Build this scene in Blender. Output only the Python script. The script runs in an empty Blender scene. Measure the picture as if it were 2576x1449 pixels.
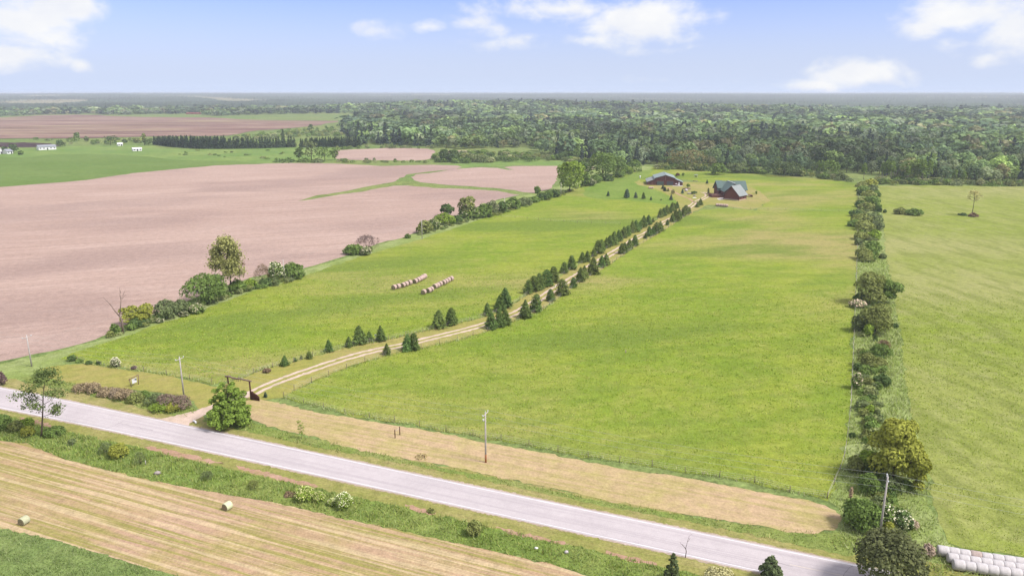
import bpy, math, random
import numpy as np
from mathutils import Vector, Matrix

# ------------------------------------------------------------------ camera, sky, sun, exposure
SC = bpy.context.scene
COL = SC.collection
R = math.radians
W0, H0 = 2576.0, 1449.0            # pixel frame the survey was read in
F = 1880.0                         # focal length in those pixels
HOR = 235.0                        # horizon row
CAMH = 60.0
PITCH = math.atan((H0/2 - HOR)/F)
cam = bpy.data.objects.new("camera", bpy.data.cameras.new("camera"))
COL.objects.link(cam)
cam.location = (0, 0, CAMH)
cam.rotation_euler = (math.pi/2 - PITCH, 0, 0)
cam.data.sensor_width = 36.0
cam.data.lens = F/W0*36.0
cam.data.clip_start = 0.5
cam.data.clip_end = 60000
SC.camera = cam

SUN_EL, SUN_AZ = 52.0, 112.0       # degrees; azimuth clockwise from the view direction
w = bpy.data.worlds.new("World")
SC.world = w
w.use_nodes = True
sun = bpy.data.objects.new("sun", bpy.data.lights.new("sun", 'SUN'))
COL.objects.link(sun)
sun.data.energy = 2.5
sun.data.angle = R(15)
sun.data.color = (1.0, 0.955, 0.9)
_sd = Vector((math.sin(R(SUN_AZ))*math.cos(R(SUN_EL)), math.cos(R(SUN_AZ))*math.cos(R(SUN_EL)), math.sin(R(SUN_EL))))
sun.rotation_euler = _sd.to_track_quat('Z', 'Y').to_euler()
SC.view_settings.view_transform = 'Standard'
SC.view_settings.look = 'None'
SC.view_settings.exposure = 1.2
SC.view_settings.gamma = 1.0
SC.view_settings.use_curve_mapping = False
SC.render.film_transparent = False
SC.cycles.max_bounces = 5
SC.cycles.diffuse_bounces = 3
SC.cycles.glossy_bounces = 2
SC.cycles.transmission_bounces = 3
SC.cycles.transparent_max_bounces = 4
SC.cycles.volume_bounces = 0
SC.cycles.use_denoising = True

CP, SP = math.cos(PITCH), math.sin(PITCH)
def ray(x, y):
    cx, cy = (x - W0/2)/F, -(y - H0/2)/F
    return np.array((cx, CP + cy*SP, -SP + cy*CP))
def P(x, y, z=0.0):
    d = ray(x, y)
    t = (z - CAMH)/d[2]
    return np.array((d[0]*t, d[1]*t, z))
def hz(x, yb, yt, extra=0.0):
    """height of something standing at ground pixel (x, yb) whose top is seen at row yt"""
    g = P(x, yb); d = ray(x, yt)
    return CAMH + (g[1] + extra)*d[2]/d[1]
def mpp(x, y):
    g = P(x, y)
    return (g[1]*CP + CAMH*SP)/F       # metres per survey pixel
def proj(X, Y, Z):
    zc = Z - CAMH
    dep = Y*CP - zc*SP
    return W0/2 + F*X/dep, H0/2 - F*(Y*SP + zc*CP)/dep

# ------------------------------------------------------------------ node helpers
def nt_new(name):
    m = bpy.data.materials.new(name); m.use_nodes = True
    t = m.node_tree; t.nodes.clear()
    return m, t
def N(t, kind, **kw):
    n = t.nodes.new(kind)
    for k, v in kw.items():
        if k.startswith('_'):
            setattr(n, k[1:], v)
        else:
            key = k
            n.inputs[int(k[1:]) if k[0] == 'i' and k[1:].isdigit() else key].default_value = v
    return n
def L(t, a, b): t.links.new(a, b)
def mixc(t, fac, a, b, mode='MIX'):
    n = t.nodes.new('ShaderNodeMix'); n.data_type = 'RGBA'; n.blend_type = mode
    for sock, v in ((n.inputs[0], fac), (n.inputs[6], a), (n.inputs[7], b)):
        if hasattr(v, 'links'): t.links.new(v, sock)
        elif isinstance(v, (int, float)): sock.default_value = v
        else: sock.default_value = (*v, 1.0)
    return n.outputs[2]
def maprange(t, v, a, b, c, d, smooth=False):
    n = t.nodes.new('ShaderNodeMapRange')
    if smooth: n.interpolation_type = 'SMOOTHSTEP'
    t.links.new(v, n.inputs[0])
    for i, q in enumerate((a, b, c, d)): n.inputs[1+i].default_value = q
    return n.outputs[0]
def math_n(t, op, a, b=None):
    n = t.nodes.new('ShaderNodeMath'); n.operation = op
    for i, v in enumerate((a, b)):
        if v is None: continue
        if hasattr(v, 'links'): t.links.new(v, n.inputs[i])
        else: n.inputs[i].default_value = v
    return n.outputs[0]
def noise(t, vec, scale, detail=4.0, rough=0.6, dist=0.0):
    n = t.nodes.new('ShaderNodeTexNoise')
    n.inputs['Scale'].default_value = scale; n.inputs['Detail'].default_value = detail
    n.inputs['Roughness'].default_value = rough; n.inputs['Distortion'].default_value = dist
    if vec is not None: t.links.new(vec, n.inputs['Vector'])
    return n.outputs['Fac']
def mapped(t, vec, rot=0.0, sc=(1, 1, 1), loc=(0, 0, 0)):
    n = t.nodes.new('ShaderNodeMapping')
    n.vector_type = 'TEXTURE'
    n.inputs['Rotation'].default_value = (0, 0, rot); n.inputs['Scale'].default_value = tuple(1.0/q if abs(q) > 1e-9 else 1e9 for q in sc); n.inputs['Location'].default_value = loc
    t.links.new(vec, n.inputs['Vector'])
    return n.outputs[0]
def out_surface(t, sh):
    o = t.nodes.new('ShaderNodeOutputMaterial'); t.links.new(sh, o.inputs['Surface'])
def principled(t, col, rough=0.8, spec=0.2, metal=0.0, normal=None):
    p = t.nodes.new('ShaderNodeBsdfPrincipled')
    if hasattr(col, 'links'): t.links.new(col, p.inputs['Base Color'])
    else: p.inputs['Base Color'].default_value = (*col, 1)
    if hasattr(rough, 'links'): t.links.new(rough, p.inputs['Roughness'])
    else: p.inputs['Roughness'].default_value = rough
    p.inputs['Specular IOR Level'].default_value = spec
    p.inputs['Metallic'].default_value = metal
    if normal is not None: t.links.new(normal, p.inputs['Normal'])
    return p.outputs[0]
def bump(t, h, strength, dist):
    b = t.nodes.new('ShaderNodeBump'); b.inputs['Strength'].default_value = strength; b.inputs['Distance'].default_value = dist
    t.links.new(h, b.inputs['Height'])
    return b.outputs[0]

# ------------------------------------------------------------------ sky with clouds (world)
def build_world():
    t = w.node_tree; t.nodes.clear()
    sky = t.nodes.new('ShaderNodeTexSky'); sky.sky_type = 'NISHITA'; sky.sun_disc = False
    sky.sun_elevation = R(SUN_EL); sky.sun_rotation = R(SUN_AZ)
    sky.altitude = 200; sky.air_density = 1.0; sky.dust_density = 1.2; sky.ozone_density = 2.2
    tc = t.nodes.new('ShaderNodeTexCoord')
    dirv = tc.outputs['Generated']
    sep = t.nodes.new('ShaderNodeSeparateXYZ'); L(t, dirv, sep.inputs[0])
    # cumulus banks: centre pixel and half sizes as seen from the hilltop, stored as sky directions
    banks = [(40, 60, 190, 95, 1.0), (150, 25, 130, 45, .9), (20, 135, 150, 40, .95), (205, 165, 30, 22, .62),
             (960, 78, 60, 30, .55), (1075, 68, 40, 18, .5), (1240, 70, 80, 50, .62), (1400, 25, 220, 42, .8), (1610, 55, 160, 62, 1.0),
             (1480, 100, 120, 22, .55), (1290, 108, 130, 26, .62), (1660, 128, 120, 16, .4), (1330, 95, 110, 26, .5), (1750, 118, 60, 16, .42),
             (2160, 185, 130, 42, 1.0), (2060, 215, 150, 20, .66), (2230, 190, 70, 34, .8),
             (2430, 35, 190, 62, 1.0), (2330, 75, 90, 45, .8), (2380, 110, 60, 40, .75), (2560, 70, 120, 80, .95), (2485, 150, 45, 28, .6),
             (1750, 200, 420, 12, .3), (740, 130, 40, 12, .2)]
    acc = None
    for (x, y, rx, ry, amp) in banks:
        d = ray(x, y); d /= np.linalg.norm(d)
        rx *= 1.3; ry *= 1.25
        d2 = ray(x+rx, y); d2 /= np.linalg.norm(d2)
        d3 = ray(x, y-ry); d3 /= np.linalg.norm(d3)
        sx, sz = abs(d2[0]-d[0]), abs(d3[2]-d[2])
        a = math_n(t, 'MULTIPLY', math_n(t, 'SUBTRACT', sep.outputs[0], float(d[0])), 1.0/sx)
        b = math_n(t, 'MULTIPLY', math_n(t, 'SUBTRACT', sep.outputs[2], float(d[2])), 1.0/sz)
        r = math_n(t, 'SQRT', math_n(t, 'ADD', math_n(t, 'MULTIPLY', a, a), math_n(t, 'MULTIPLY', b, b)))
        e = math_n(t, 'MULTIPLY', math_n(t, 'MAXIMUM', math_n(t, 'SUBTRACT', 1.25, r), 0.0), amp*1.1)
        acc = e if acc is None else math_n(t, 'MAXIMUM', acc, e)
    acc = math_n(t, 'MULTIPLY', acc, math_n(t, 'GREATER_THAN', sep.outputs[1], 0.05))
    mp = mapped(t, dirv, sc=(1.0, 1.0, 1.7))
    n1 = noise(t, mp, 11, 9, 0.58, 0.25)
    n2 = noise(t, mp, 30, 6, 0.6, 0.2)
    nn = math_n(t, 'ADD', math_n(t, 'MULTIPLY', n1, 0.7), math_n(t, 'MULTIPLY', n2, 0.3))
    body = math_n(t, 'ADD', acc, math_n(t, 'MULTIPLY', math_n(t, 'SUBTRACT', nn, 0.5), 3.1))
    mask = maprange(t, body, 0.28, 1.12, 0.0, 1.0, True)
    mask = math_n(t, 'MULTIPLY', mask, maprange(t, acc, 0.0, 0.25, 0.0, 1.0, True))
    # soft whitening low in the sky
    low = maprange(t, sep.outputs[2], 0.0, 0.125, 1.0, 0.0)
    # blue of the picture's sky: a gentle tint over the physical sky
    col = mixc(t, 1.0, sky.outputs[0], SKY_TINT, 'MULTIPLY')
    col = mixc(t, math_n(t, 'MULTIPLY', low, 0.97), col, SKY_LOW)
    shade = noise(t, mp, 16, 5, 0.55)
    white = mixc(t, maprange(t, shade, 0.3, 0.65, 0, 1), CLOUD_A, CLOUD_B)
    col = mixc(t, math_n(t, 'MULTIPLY', mask, 0.97), col, white)
    # unseen bright overcast added overhead and behind to raise the even ambient light
    veil = math_n(t, 'MAXIMUM', maprange(t, sep.outputs[2], 0.3, 0.5, 0.0, 1.0, True), maprange(t, sep.outputs[1], 0.1, -0.3, 0.0, 1.0, True))
    veil = math_n(t, 'MULTIPLY', veil, maprange(t, noise(t, mapped(t, dirv, sc=(1, 1, 1.5)), 2.6, 6, 0.6), 0.3, 0.6, 0.55, 1.0, True))
    col = mixc(t, veil, col, FILL_VEIL)
    bg = t.nodes.new('ShaderNodeBackground'); bg.inputs['Strength'].default_value = 0.1
    L(t, col, bg.inputs['Color'])
    o = t.nodes.new('ShaderNodeOutputWorld'); L(t, bg.outputs[0], o.inputs['Surface'])
SKY_TINT = (0.54, 0.55, 0.86)
SKY_LOW = (2.95, 3.4, 4.4)
FILL_VEIL = (4.4, 4.4, 4.6)
CLOUD_A = (3.75, 3.85, 4.15)
CLOUD_B = (4.3, 4.3, 4.3)
build_world()

# ------------------------------------------------------------------ object helpers
def tag(o, label=None, cat=None, group=None, kind=None):
    if label: o['label'] = label
    if cat: o['category'] = cat
    if group: o['group'] = group
    if kind: o['kind'] = kind
    return o
def empty(name, loc, rz=0.0):
    o = bpy.data.objects.new(name, None); o.empty_display_size = 0.5
    COL.objects.link(o); o.location = loc; o.rotation_euler = (0, 0, rz)
    return o
def link_mesh(name, me, parent=None, mats=()):
    o = bpy.data.objects.new(name, me); COL.objects.link(o)
    if parent is not None: o.parent = parent
    for m in mats:
        if m.name not in [x.name for x in me.materials if x]: me.materials.append(m)
    return o
def np_mesh(name, V, Q, mats=(), matidx=None, colors=None, smooth=False):
    """mesh from arrays; Q is (n,4) or (n,3)"""
    me = bpy.data.meshes.new(name)
    V = np.asarray(V, dtype=np.float32); Q = np.asarray(Q, dtype=np.int32)
    k = Q.shape[1]
    me.vertices.add(len(V)); me.vertices.foreach_set('co', V.ravel())
    me.loops.add(Q.size); me.loops.foreach_set('vertex_index', Q.ravel())
    me.polygons.add(len(Q)); me.polygons.foreach_set('loop_start', np.arange(0, Q.size, k, dtype=np.int32))
    if matidx is not None: me.polygons.foreach_set('material_index', np.asarray(matidx, dtype=np.int32))
    for m in mats: me.materials.append(m)
    if colors is not None:
        a = me.attributes.new('tint', 'FLOAT_COLOR', 'POINT')
        a.data.foreach_set('color', np.asarray(colors, dtype=np.float32).ravel())
    me.update(calc_edges=True)
    if smooth: me.polygons.foreach_set('use_smooth', np.ones(len(Q), dtype=bool))
    return me
class MB:
    """collects boxes, tubes and prisms; build() links them as ONE mesh object"""
    def __init__(s): s.v = []; s.f = []
    def add(s, vs, fs):
        o = len(s.v); s.v += [tuple(map(float, p)) for p in vs]; s.f += [tuple(i+o for i in f) for f in fs]
    def box(s, c, size, rz=0.0):
        x, y, z = [q/2 for q in size]
        ca, sa = math.cos(rz), math.sin(rz)
        vs = []
        for (i, j, k) in ((-1,-1,-1),(1,-1,-1),(1,1,-1),(-1,1,-1),(-1,-1,1),(1,-1,1),(1,1,1),(-1,1,1)):
            a, b = i*x, j*y
            vs.append((c[0]+a*ca-b*sa, c[1]+a*sa+b*ca, c[2]+k*z))
        s.add(vs, [(3,2,1,0),(4,5,6,7),(0,1,5,4),(1,2,6,5),(2,3,7,6),(3,0,4,7)])
    def tube(s, pts, rad, n=6, cap=True):
        pts = [Vector(p) for p in pts]
        if not hasattr(rad, '__len__'): rad = [rad]*len(pts)
        rings = []
        up = None
        for i, p in enumerate(pts):
            d = (pts[min(i+1, len(pts)-1)] - pts[max(i-1, 0)]).normalized()
            if up is None:
                up = Vector((0, 0, 1)) if abs(d.z) < 0.9 else Vector((1, 0, 0))
            a = d.cross(up)
            if a.length < 1e-4: a = d.cross(Vector((0, 1, 0)))
            a.normalize(); b = a.cross(d); up = b
            rings.append([p + (a*math.cos(2*math.pi*k/n) + b*math.sin(2*math.pi*k/n))*rad[i] for k in range(n)])
        vs = [q for r in rings for q in r]
        fs = []
        for i in range(len(pts)-1):
            for k in range(n):
                fs.append((i*n+k, i*n+(k+1) % n, (i+1)*n+(k+1) % n, (i+1)*n+k))
        if cap:
            fs.append(tuple(range(n-1, -1, -1))); fs.append(tuple((len(pts)-1)*n+k for k in range(n)))
        s.add(vs, fs)
    def slab(s, quad, th):
        """thick panel: 4 corner points, thickness along the panel normal (downwards)"""
        q = [Vector(p) for p in quad]
        n = (q[1]-q[0]).cross(q[3]-q[0]).normalized()*th
        s.add(q + [p-n for p in q], [(0,1,2,3),(7,6,5,4),(0,4,5,1),(1,5,6,2),(2,6,7,3),(3,7,4,0)])
    def prism(s, poly, a, b):
        """polygon (local 2-D as 3-D points) extruded by vector"""
        n = len(poly); e = Vector(b)
        vs = [Vector(p) for p in poly]; vs += [p+e for p in vs]
        fs = [tuple(range(n-1, -1, -1)), tuple(range(n, 2*n))]
        for i in range(n): fs.append((i, (i+1) % n, n+(i+1) % n, n+i))
        s.add(vs, fs)
    def mesh(s, name, mats, smooth=False):
        me = bpy.data.meshes.new(name); me.from_pydata(s.v, [], s.f); me.update()
        for m in (mats if isinstance(mats, (list, tuple)) else [mats]): me.materials.append(m)
        if smooth: me.polygons.foreach_set('use_smooth', [True]*len(me.polygons))
        return me
    def build(s, name, mat, parent=None, smooth=False):
        return link_mesh(name, s.mesh(name, mat, smooth), parent)
def copy_tree(o, parent=None):
    c = o.copy(); COL.objects.link(c)
    if parent is not None: c.parent = parent
    for ch in o.children: copy_tree(ch, c)
    return c
ORD = ("first second third fourth fifth sixth seventh eighth ninth tenth eleventh twelfth thirteenth fourteenth fifteenth sixteenth "
       "seventeenth eighteenth nineteenth twentieth").split()
def ordinal(n):
    if n <= 20: return ORD[n-1]
    tens = {2: 'twenty', 3: 'thirty', 4: 'forty', 5: 'fifty', 6: 'sixty'}[n//10]
    return ({2: 'twentieth', 3: 'thirtieth', 4: 'fortieth', 5: 'fiftieth', 6: 'sixtieth'}[n//10] if n % 10 == 0 else tens + '-' + ORD[n % 10 - 1])

# ------------------------------------------------------------------ materials
def ground_mat(name, cols, big=70, mid=8, fine=0.45, rot=0.0, streak=None, streak_col=None, streak_amt=0.5, grain=0.5, bumpd=0.12, stretch=(1, 1), spec=0.0, wide=None, streak2=None):
    m, t = nt_new(name)
    g = t.nodes.new('ShaderNodeNewGeometry'); pos = g.outputs['Position']
    pr = mapped(t, pos, rot=rot, sc=(stretch[0], stretch[1], 0.0))
    nb = noise(t, pr, 1.0/big, 4, 0.55, 0.4)
    nm = noise(t, pr, 1.0/mid, 6, 0.68, 0.3)
    nf = noise(t, pos, 1.0/fine, 3, 0.7)
    nf2 = noise(t, pos, 1.0/(fine*4.5), 4, 0.7)
    c = mixc(t, maprange(t, nb, 0.36, 0.64, 0, 1, True), cols[0], cols[1])
    c = mixc(t, maprange(t, nm, 0.42, 0.72, 0, 0.85, True), c, cols[2])
    if wide is not None:
        nw = noise(t, mapped(t, pos, rot=R(15), sc=(.6, 1.0, 0), loc=(13, 7, 0)), 1.0/wide[1], 3, .5, .5)
        c = mixc(t, maprange(t, nw, 0.46, 0.66, 0, wide[2], True), c, wide[0])
    if streak is not None:
        ps = mapped(t, pos, rot=streak[0], sc=(1.0/streak[1], 1.0/streak[2], 0.0))
        ns = noise(t, ps, 1.0, 4, 0.62, 0.15)
        c = mixc(t, maprange(t, ns, 0.45, 0.62, 0, streak_amt, True), c, streak_col)
    if streak2 is not None:
        ns = noise(t, mapped(t, pos, rot=streak2[0], sc=(1.0/streak2[1], 1.0/streak2[2], 0.0), loc=(31, 17, 0)), 1.0, 3, 0.55, 0.1)
        c = mixc(t, maprange(t, ns, 0.50, 0.60, 0, streak2[4], True), c, streak2[3])
    v = math_n(t, 'ADD', maprange(t, nf, 0.25, 0.75, -grain, grain), maprange(t, nf2, 0.3, 0.7, -grain*0.7, grain*0.7))
    v = math_n(t, 'ADD', v, 1.0)
    c = mixc(t, 1.0, c, comb(t, v), 'MULTIPLY')
    b = bump(t, math_n(t, 'ADD', nf, math_n(t, 'MULTIPLY', nf2, 1.5)), 0.6, bumpd)
    out_surface(t, principled(t, c, 1.0, spec, normal=b))
    return m
def comb(t, v):
    n = t.nodes.new('ShaderNodeCombineColor')
    for i in range(3): t.links.new(v, n.inputs[i])
    return n.outputs[0]
def plain_mat(name, col, rough=0.8, spec=0.25, var=0.25, scale=3.0, metal=0.0, bumpd=0.0, col2=None):
    m, t = nt_new(name)
    tc = t.nodes.new('ShaderNodeTexCoord')
    n1 = noise(t, tc.outputs['Object'], scale, 5, 0.65)
    c2 = col2 if col2 else tuple(q*(1-var) for q in col)
    c = mixc(t, maprange(t, n1, 0.35, 0.65, 0, 1), col, c2)
    nrm = bump(t, n1, 0.5, bumpd) if bumpd else None
    out_surface(t, principled(t, c, rough, spec, metal, nrm))
    return m
def foliage_mat(name, attr=None, tl=0.22, lo=0.72, hi=1.25, gain=1.6):
    m, t = nt_new(name)
    g = t.nodes.new('ShaderNodeNewGeometry')
    if attr:
        a = t.nodes.new('ShaderNodeAttribute'); a.attribute_name = attr; base = a.outputs['Color']
    else:
        oi = t.nodes.new('ShaderNodeObjectInfo'); base = oi.outputs['Color']
    rp = g.outputs['Random Per Island']
    n1 = noise(t, g.outputs['Position'], 0.9, 3, 0.6)
    k = math_n(t, 'MULTIPLY', maprange(t, rp, 0, 1, lo*gain, hi*gain), maprange(t, n1, 0.3, 0.7, 0.75, 1.25))
    c = mixc(t, 1.0, base, comb(t, k), 'MULTIPLY')
    c = mixc(t, maprange(t, rp, 0.6, 1.0, 0.0, 0.16), c, (0.17, 0.18, 0.03))
    d = t.nodes.new('ShaderNodeBsdfDiffuse'); L(t, c, d.inputs['Color'])
    tr = t.nodes.new('ShaderNodeBsdfTranslucent'); L(t, mixc(t, 1.0, c, (1.15, 1.2, 0.6), 'MULTIPLY'), tr.inputs['Color'])
    mx = t.nodes.new('ShaderNodeMixShader'); mx.inputs[0].default_value = tl
    L(t, d.outputs[0], mx.inputs[1]); L(t, tr.outputs[0], mx.inputs[2])
    out_surface(t, mx.outputs[0])
    return m
ROADA = math.atan2(*(lambda a, b: (b[1]-a[1], b[0]-a[0]))(P(333, 1093), P(1459, 1338)))   # heading of the road
M = {}
M['leaf'] = foliage_mat('foliage')
M['leaf_stuff'] = foliage_mat('woodland_foliage', 'tint', 0.25, 0.75, 1.25, 1.6)
M['canopy'] = foliage_mat('distant_canopy', 'tint', 0.0, 0.8, 1.2, 1.0)
M['grass_blades'] = foliage_mat('grass_blades', 'tint', 0.3, 0.85, 1.2, 1.45)
M['bark'] = plain_mat('bark', (0.10, 0.075, 0.055), 0.95, 0.1, 0.5, 6, bumpd=0.03)
M['pale_bark'] = plain_mat('pale_bark', (0.33, 0.28, 0.25), 0.95, 0.1, 0.4, 5, bumpd=0.02)
M['dead_wood'] = plain_mat('dead_wood', (0.26, 0.19, 0.16), 0.95, 0.1, 0.5, 4)
M['pole_wood'] = plain_mat('pole_wood', (0.44, 0.40, 0.38), 0.9, 0.1, 0.3, 2)
M['rust_wood'] = plain_mat('weathered_pole_foot', (0.30, 0.13, 0.06), 0.9, 0.1, 0.3, 3)
M['insulator'] = plain_mat('insulator', (0.62, 0.64, 0.68), 0.35, 0.5, 0.1)
M['wire'] = plain_mat('wire', (0.34, 0.36, 0.34), 0.5, 0.3, 0.1)
M['fence_post'] = plain_mat('fence_post', (0.20, 0.16, 0.13), 0.95, 0.1, 0.4)
M['fence_wire'] = plain_mat('fence_wire', (0.42, 0.40, 0.36), 0.6, 0.3, 0.1)
M['dark_log'] = plain_mat('stained_log', (0.085, 0.030, 0.016), 0.75, 0.25, 0.5, 4)
M['beam_log'] = plain_mat('beam_log', (0.20, 0.125, 0.10), 0.85, 0.2, 0.4, 3)
M['white_board'] = plain_mat('white_board', (0.62, 0.62, 0.66), 0.6, 0.3, 0.15)
M['dark_board'] = plain_mat('dark_lettering_patch', (0.03, 0.03, 0.035), 0.6, 0.3, 0.15)
M['concrete'] = plain_mat('concrete', (0.46, 0.42, 0.40), 0.9, 0.15, 0.2, 2)
M['stone'] = plain_mat('stone', (0.34, 0.29, 0.28), 0.9, 0.2, 0.4, 3, bumpd=0.05)
M['pale_stone'] = plain_mat('pale_stone', (0.50, 0.45, 0.46), 0.9, 0.2, 0.3, 3, bumpd=0.05)
M['white_paint'] = plain_mat('white_paint', (0.74, 0.73, 0.74), 0.6, 0.3, 0.12)
M['grey_roof'] = plain_mat('grey_roof', (0.25, 0.26, 0.29), 0.8, 0.2, 0.25)
M['dark_glass'] = plain_mat('window_glass', (0.018, 0.022, 0.03), 0.1, 0.6, 0.3)
M['tan_wall'] = plain_mat('tan_wall', (0.48, 0.38, 0.30), 0.8, 0.2, 0.2)
M['red_wall'] = plain_mat('red_wall', (0.22, 0.05, 0.035), 0.8, 0.2, 0.2)
M['green_door'] = plain_mat('green_door', (0.058, 0.085, 0.082), 0.6, 0.3, 0.15)
M['slate_door'] = plain_mat('slate_door', (0.055, 0.062, 0.082), 0.6, 0.3, 0.15)
M['trim'] = plain_mat('pale_log_trim', (0.24, 0.12, 0.10), 0.8, 0.2, 0.2)
M['deck'] = plain_mat('deck_boards', (0.15, 0.075, 0.06), 0.8, 0.2, 0.3)
M['net_wrap'] = plain_mat('net_wrap', (0.48, 0.45, 0.45), 0.7, 0.25, 0.22, 2.5, bumpd=0.02)
M['net_wrap_dirty'] = plain_mat('weathered_net_wrap', (0.40, 0.32, 0.29), 0.8, 0.2, 0.3, 2.5, bumpd=0.02)

def log_mat():
    m, t = nt_new('log_wall')
    g = t.nodes.new('ShaderNodeNewGeometry'); pos = g.outputs['Position']
    sp = t.nodes.new('ShaderNodeSeparateXYZ'); L(t, pos, sp.inputs[0])
    z = math_n(t, 'MULTIPLY', sp.outputs[2], 1/0.34)
    fr = math_n(t, 'FRACT', z)
    gap = maprange(t, math_n(t, 'ABSOLUTE', math_n(t, 'SUBTRACT', fr, 0.5)), 0.36, 0.5, 0, 1, True)
    n1 = noise(t, pos, 1.3, 5, 0.65)
    ps = mapped(t, pos, sc=(0.4, 0.4, 3.0)); n2 = noise(t, ps, 1.0, 3, 0.6)
    c = mixc(t, maprange(t, n1, 0.35, 0.65, 0, 1), (0.160, 0.056, 0.038), (0.105, 0.036, 0.027))
    c = mixc(t, maprange(t, n2, 0.5, 0.7, 0, 0.5), c, (0.20, 0.080, 0.054))
    c = mixc(t, math_n(t, 'MULTIPLY', gap, 0.75), c, (0.03, 0.012, 0.010))
    out_surface(t, principled(t, c, 0.75, 0.2, normal=bump(t, gap, -0.6, 0.06)))
    return m
def board_mat():
    m, t = nt_new('vertical_siding')
    g = t.nodes.new('ShaderNodeNewGeometry'); pos = g.outputs['Position']
    ps = mapped(t, pos, sc=(3.2, 3.2, 0.25)); n2 = noise(t, ps, 1.0, 3, 0.6)
    n1 = noise(t, pos, 0.8, 5, 0.65)
    c = mixc(t, maprange(t, n2, 0.35, 0.65, 0, 1), (0.115, 0.042, 0.038), (0.068, 0.027, 0.027))
    c = mixc(t, maprange(t, n1, 0.5, 0.75, 0, 0.5), c, (0.12, 0.050, 0.042))
    out_surface(t, principled(t, c, 0.8, 0.2))
    return m
def roof_mat(name, col, col2):
    m, t = nt_new(name)
    g = t.nodes.new('ShaderNodeNewGeometry'); pos = g.outputs['Position']
    n1 = noise(t, pos, 0.25, 5, 0.6)
    n2 = noise(t, mapped(t, pos, sc=(2.2, 2.2, 0.4)), 1.0, 3, 0.6)
    c = mixc(t, maprange(t, n1, 0.35, 0.65, 0, 1), col, col2)
    c = mixc(t, 1.0, c, comb(t, maprange(t, n2, 0.3, 0.7, 0.86, 1.12)), 'MULTIPLY')
    out_surface(t, principled(t, c, 0.75, 0.12))
    return m
M['log'] = log_mat()
M['board'] = board_mat()
M['roof_barn'] = roof_mat('barn_roof_metal', (0.185, 0.235, 0.225), (0.215, 0.25, 0.25))
M['roof_grey'] = roof_mat('shed_roof_metal', (0.235, 0.245, 0.245), (0.205, 0.228, 0.225))
M['roof_house'] = roof_mat('house_roof_metal', (0.082, 0.122, 0.112), (0.095, 0.135, 0.126))

def bale_mat(name, side, dark):
    m, t = nt_new(name)
    tc = t.nodes.new('ShaderNodeTexCoord'); ob = tc.outputs['Object']
    n1 = noise(t, ob, 4, 5, 0.7); n2 = noise(t, ob, 16, 3, 0.7)
    c = mixc(t, maprange(t, n1, 0.35, 0.65, 0, 1), side, dark)
    c = mixc(t, 1.0, c, comb(t, maprange(t, n2, 0.25, 0.75, 0.7, 1.3)), 'MULTIPLY')
    out_surface(t, principled(t, c, 0.95, 0.1, normal=bump(t, n2, 0.6, 0.04)))
    return m
def end_mat():
    m, t = nt_new('bale_end_spiral')
    tc = t.nodes.new('ShaderNodeTexCoord'); ob = tc.outputs['Object']
    sp = t.nodes.new('ShaderNodeSeparateXYZ'); L(t, ob, sp.inputs[0])
    r = math_n(t, 'SQRT', math_n(t, 'ADD', math_n(t, 'MULTIPLY', sp.outputs[1], sp.outputs[1]), math_n(t, 'MULTIPLY', math_n(t, 'SUBTRACT', sp.outputs[2], 0.75), math_n(t, 'SUBTRACT', sp.outputs[2], 0.75))))
    n1 = noise(t, ob, 7, 4, 0.7)
    rr = math_n(t, 'SINE', math_n(t, 'ADD', math_n(t, 'MULTIPLY', r, 34.0), math_n(t, 'MULTIPLY', n1, 5.0)))
    c = mixc(t, maprange(t, rr, -1, 1, 0, 1), (0.13, 0.115, 0.065), (0.27, 0.225, 0.14))
    out_surface(t, principled(t, c, 0.95, 0.1, normal=bump(t, n1, 0.6, 0.04)))
    return m
M['bale_tan'] = bale_mat('hay_bale_side', (0.45, 0.335, 0.295), (0.34, 0.245, 0.215))
M['bale_net'] = bale_mat('fresh_bale_net', (0.52, 0.56, 0.36), (0.44, 0.47, 0.29))
M['bale_net_old'] = bale_mat('dull_bale_net', (0.42, 0.42, 0.28), (0.34, 0.34, 0.22))
M['bale_end'] = end_mat()

# ground covers
M['ground'] = ground_mat('rough_grassland', ((0.125, 0.175, 0.055), (0.165, 0.195, 0.065), (0.10, 0.14, 0.045)), 120, 14, 0.8)
M['soil'] = ground_mat('harrowed_soil', ((0.345, 0.252, 0.212), (0.308, 0.220, 0.185), (0.370, 0.275, 0.235)), 70, 16, 0.5, rot=R(14),
                       streak=(R(22), 110, 2.2), streak_col=(0.255, 0.180, 0.150), streak_amt=0.5, grain=0.2, bumpd=0.05, stretch=(0.4, 1.2), wide=((0.225, 0.162, 0.145), 75, 0.62))
M['soil_far'] = ground_mat('distant_soil', ((0.235, 0.155, 0.125), (0.175, 0.105, 0.090), (0.300, 0.235, 0.165)), 150, 40, 1.0, grain=0.15, stretch=(0.4, 1.2),
                           streak=(0.0, 260, 40), streak_col=(0.125, 0.070, 0.066), streak_amt=0.8, wide=((0.27, 0.215, 0.13), 260, 0.7))
M['soil_dark'] = ground_mat('dark_tilled_soil', ((0.05, 0.033, 0.036), (0.06, 0.04, 0.04), (0.07, 0.05, 0.048)), 60, 10, 1.0, grain=0.15)
M['crop'] = ground_mat('young_crop', ((0.108, 0.160, 0.042), (0.128, 0.176, 0.052), (0.095, 0.142, 0.036)), 90, 25, 0.8, grain=0.22, streak=(R(-20), 120, 3), streak_col=(0.105, 0.185, 0.055), streak_amt=0.4)
M['pasture'] = ground_mat('pasture_grass', ((0.125, 0.195, 0.052), (0.17, 0.225, 0.065), (0.10, 0.155, 0.048)), 60, 14, 0.8, grain=0.25)
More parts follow.
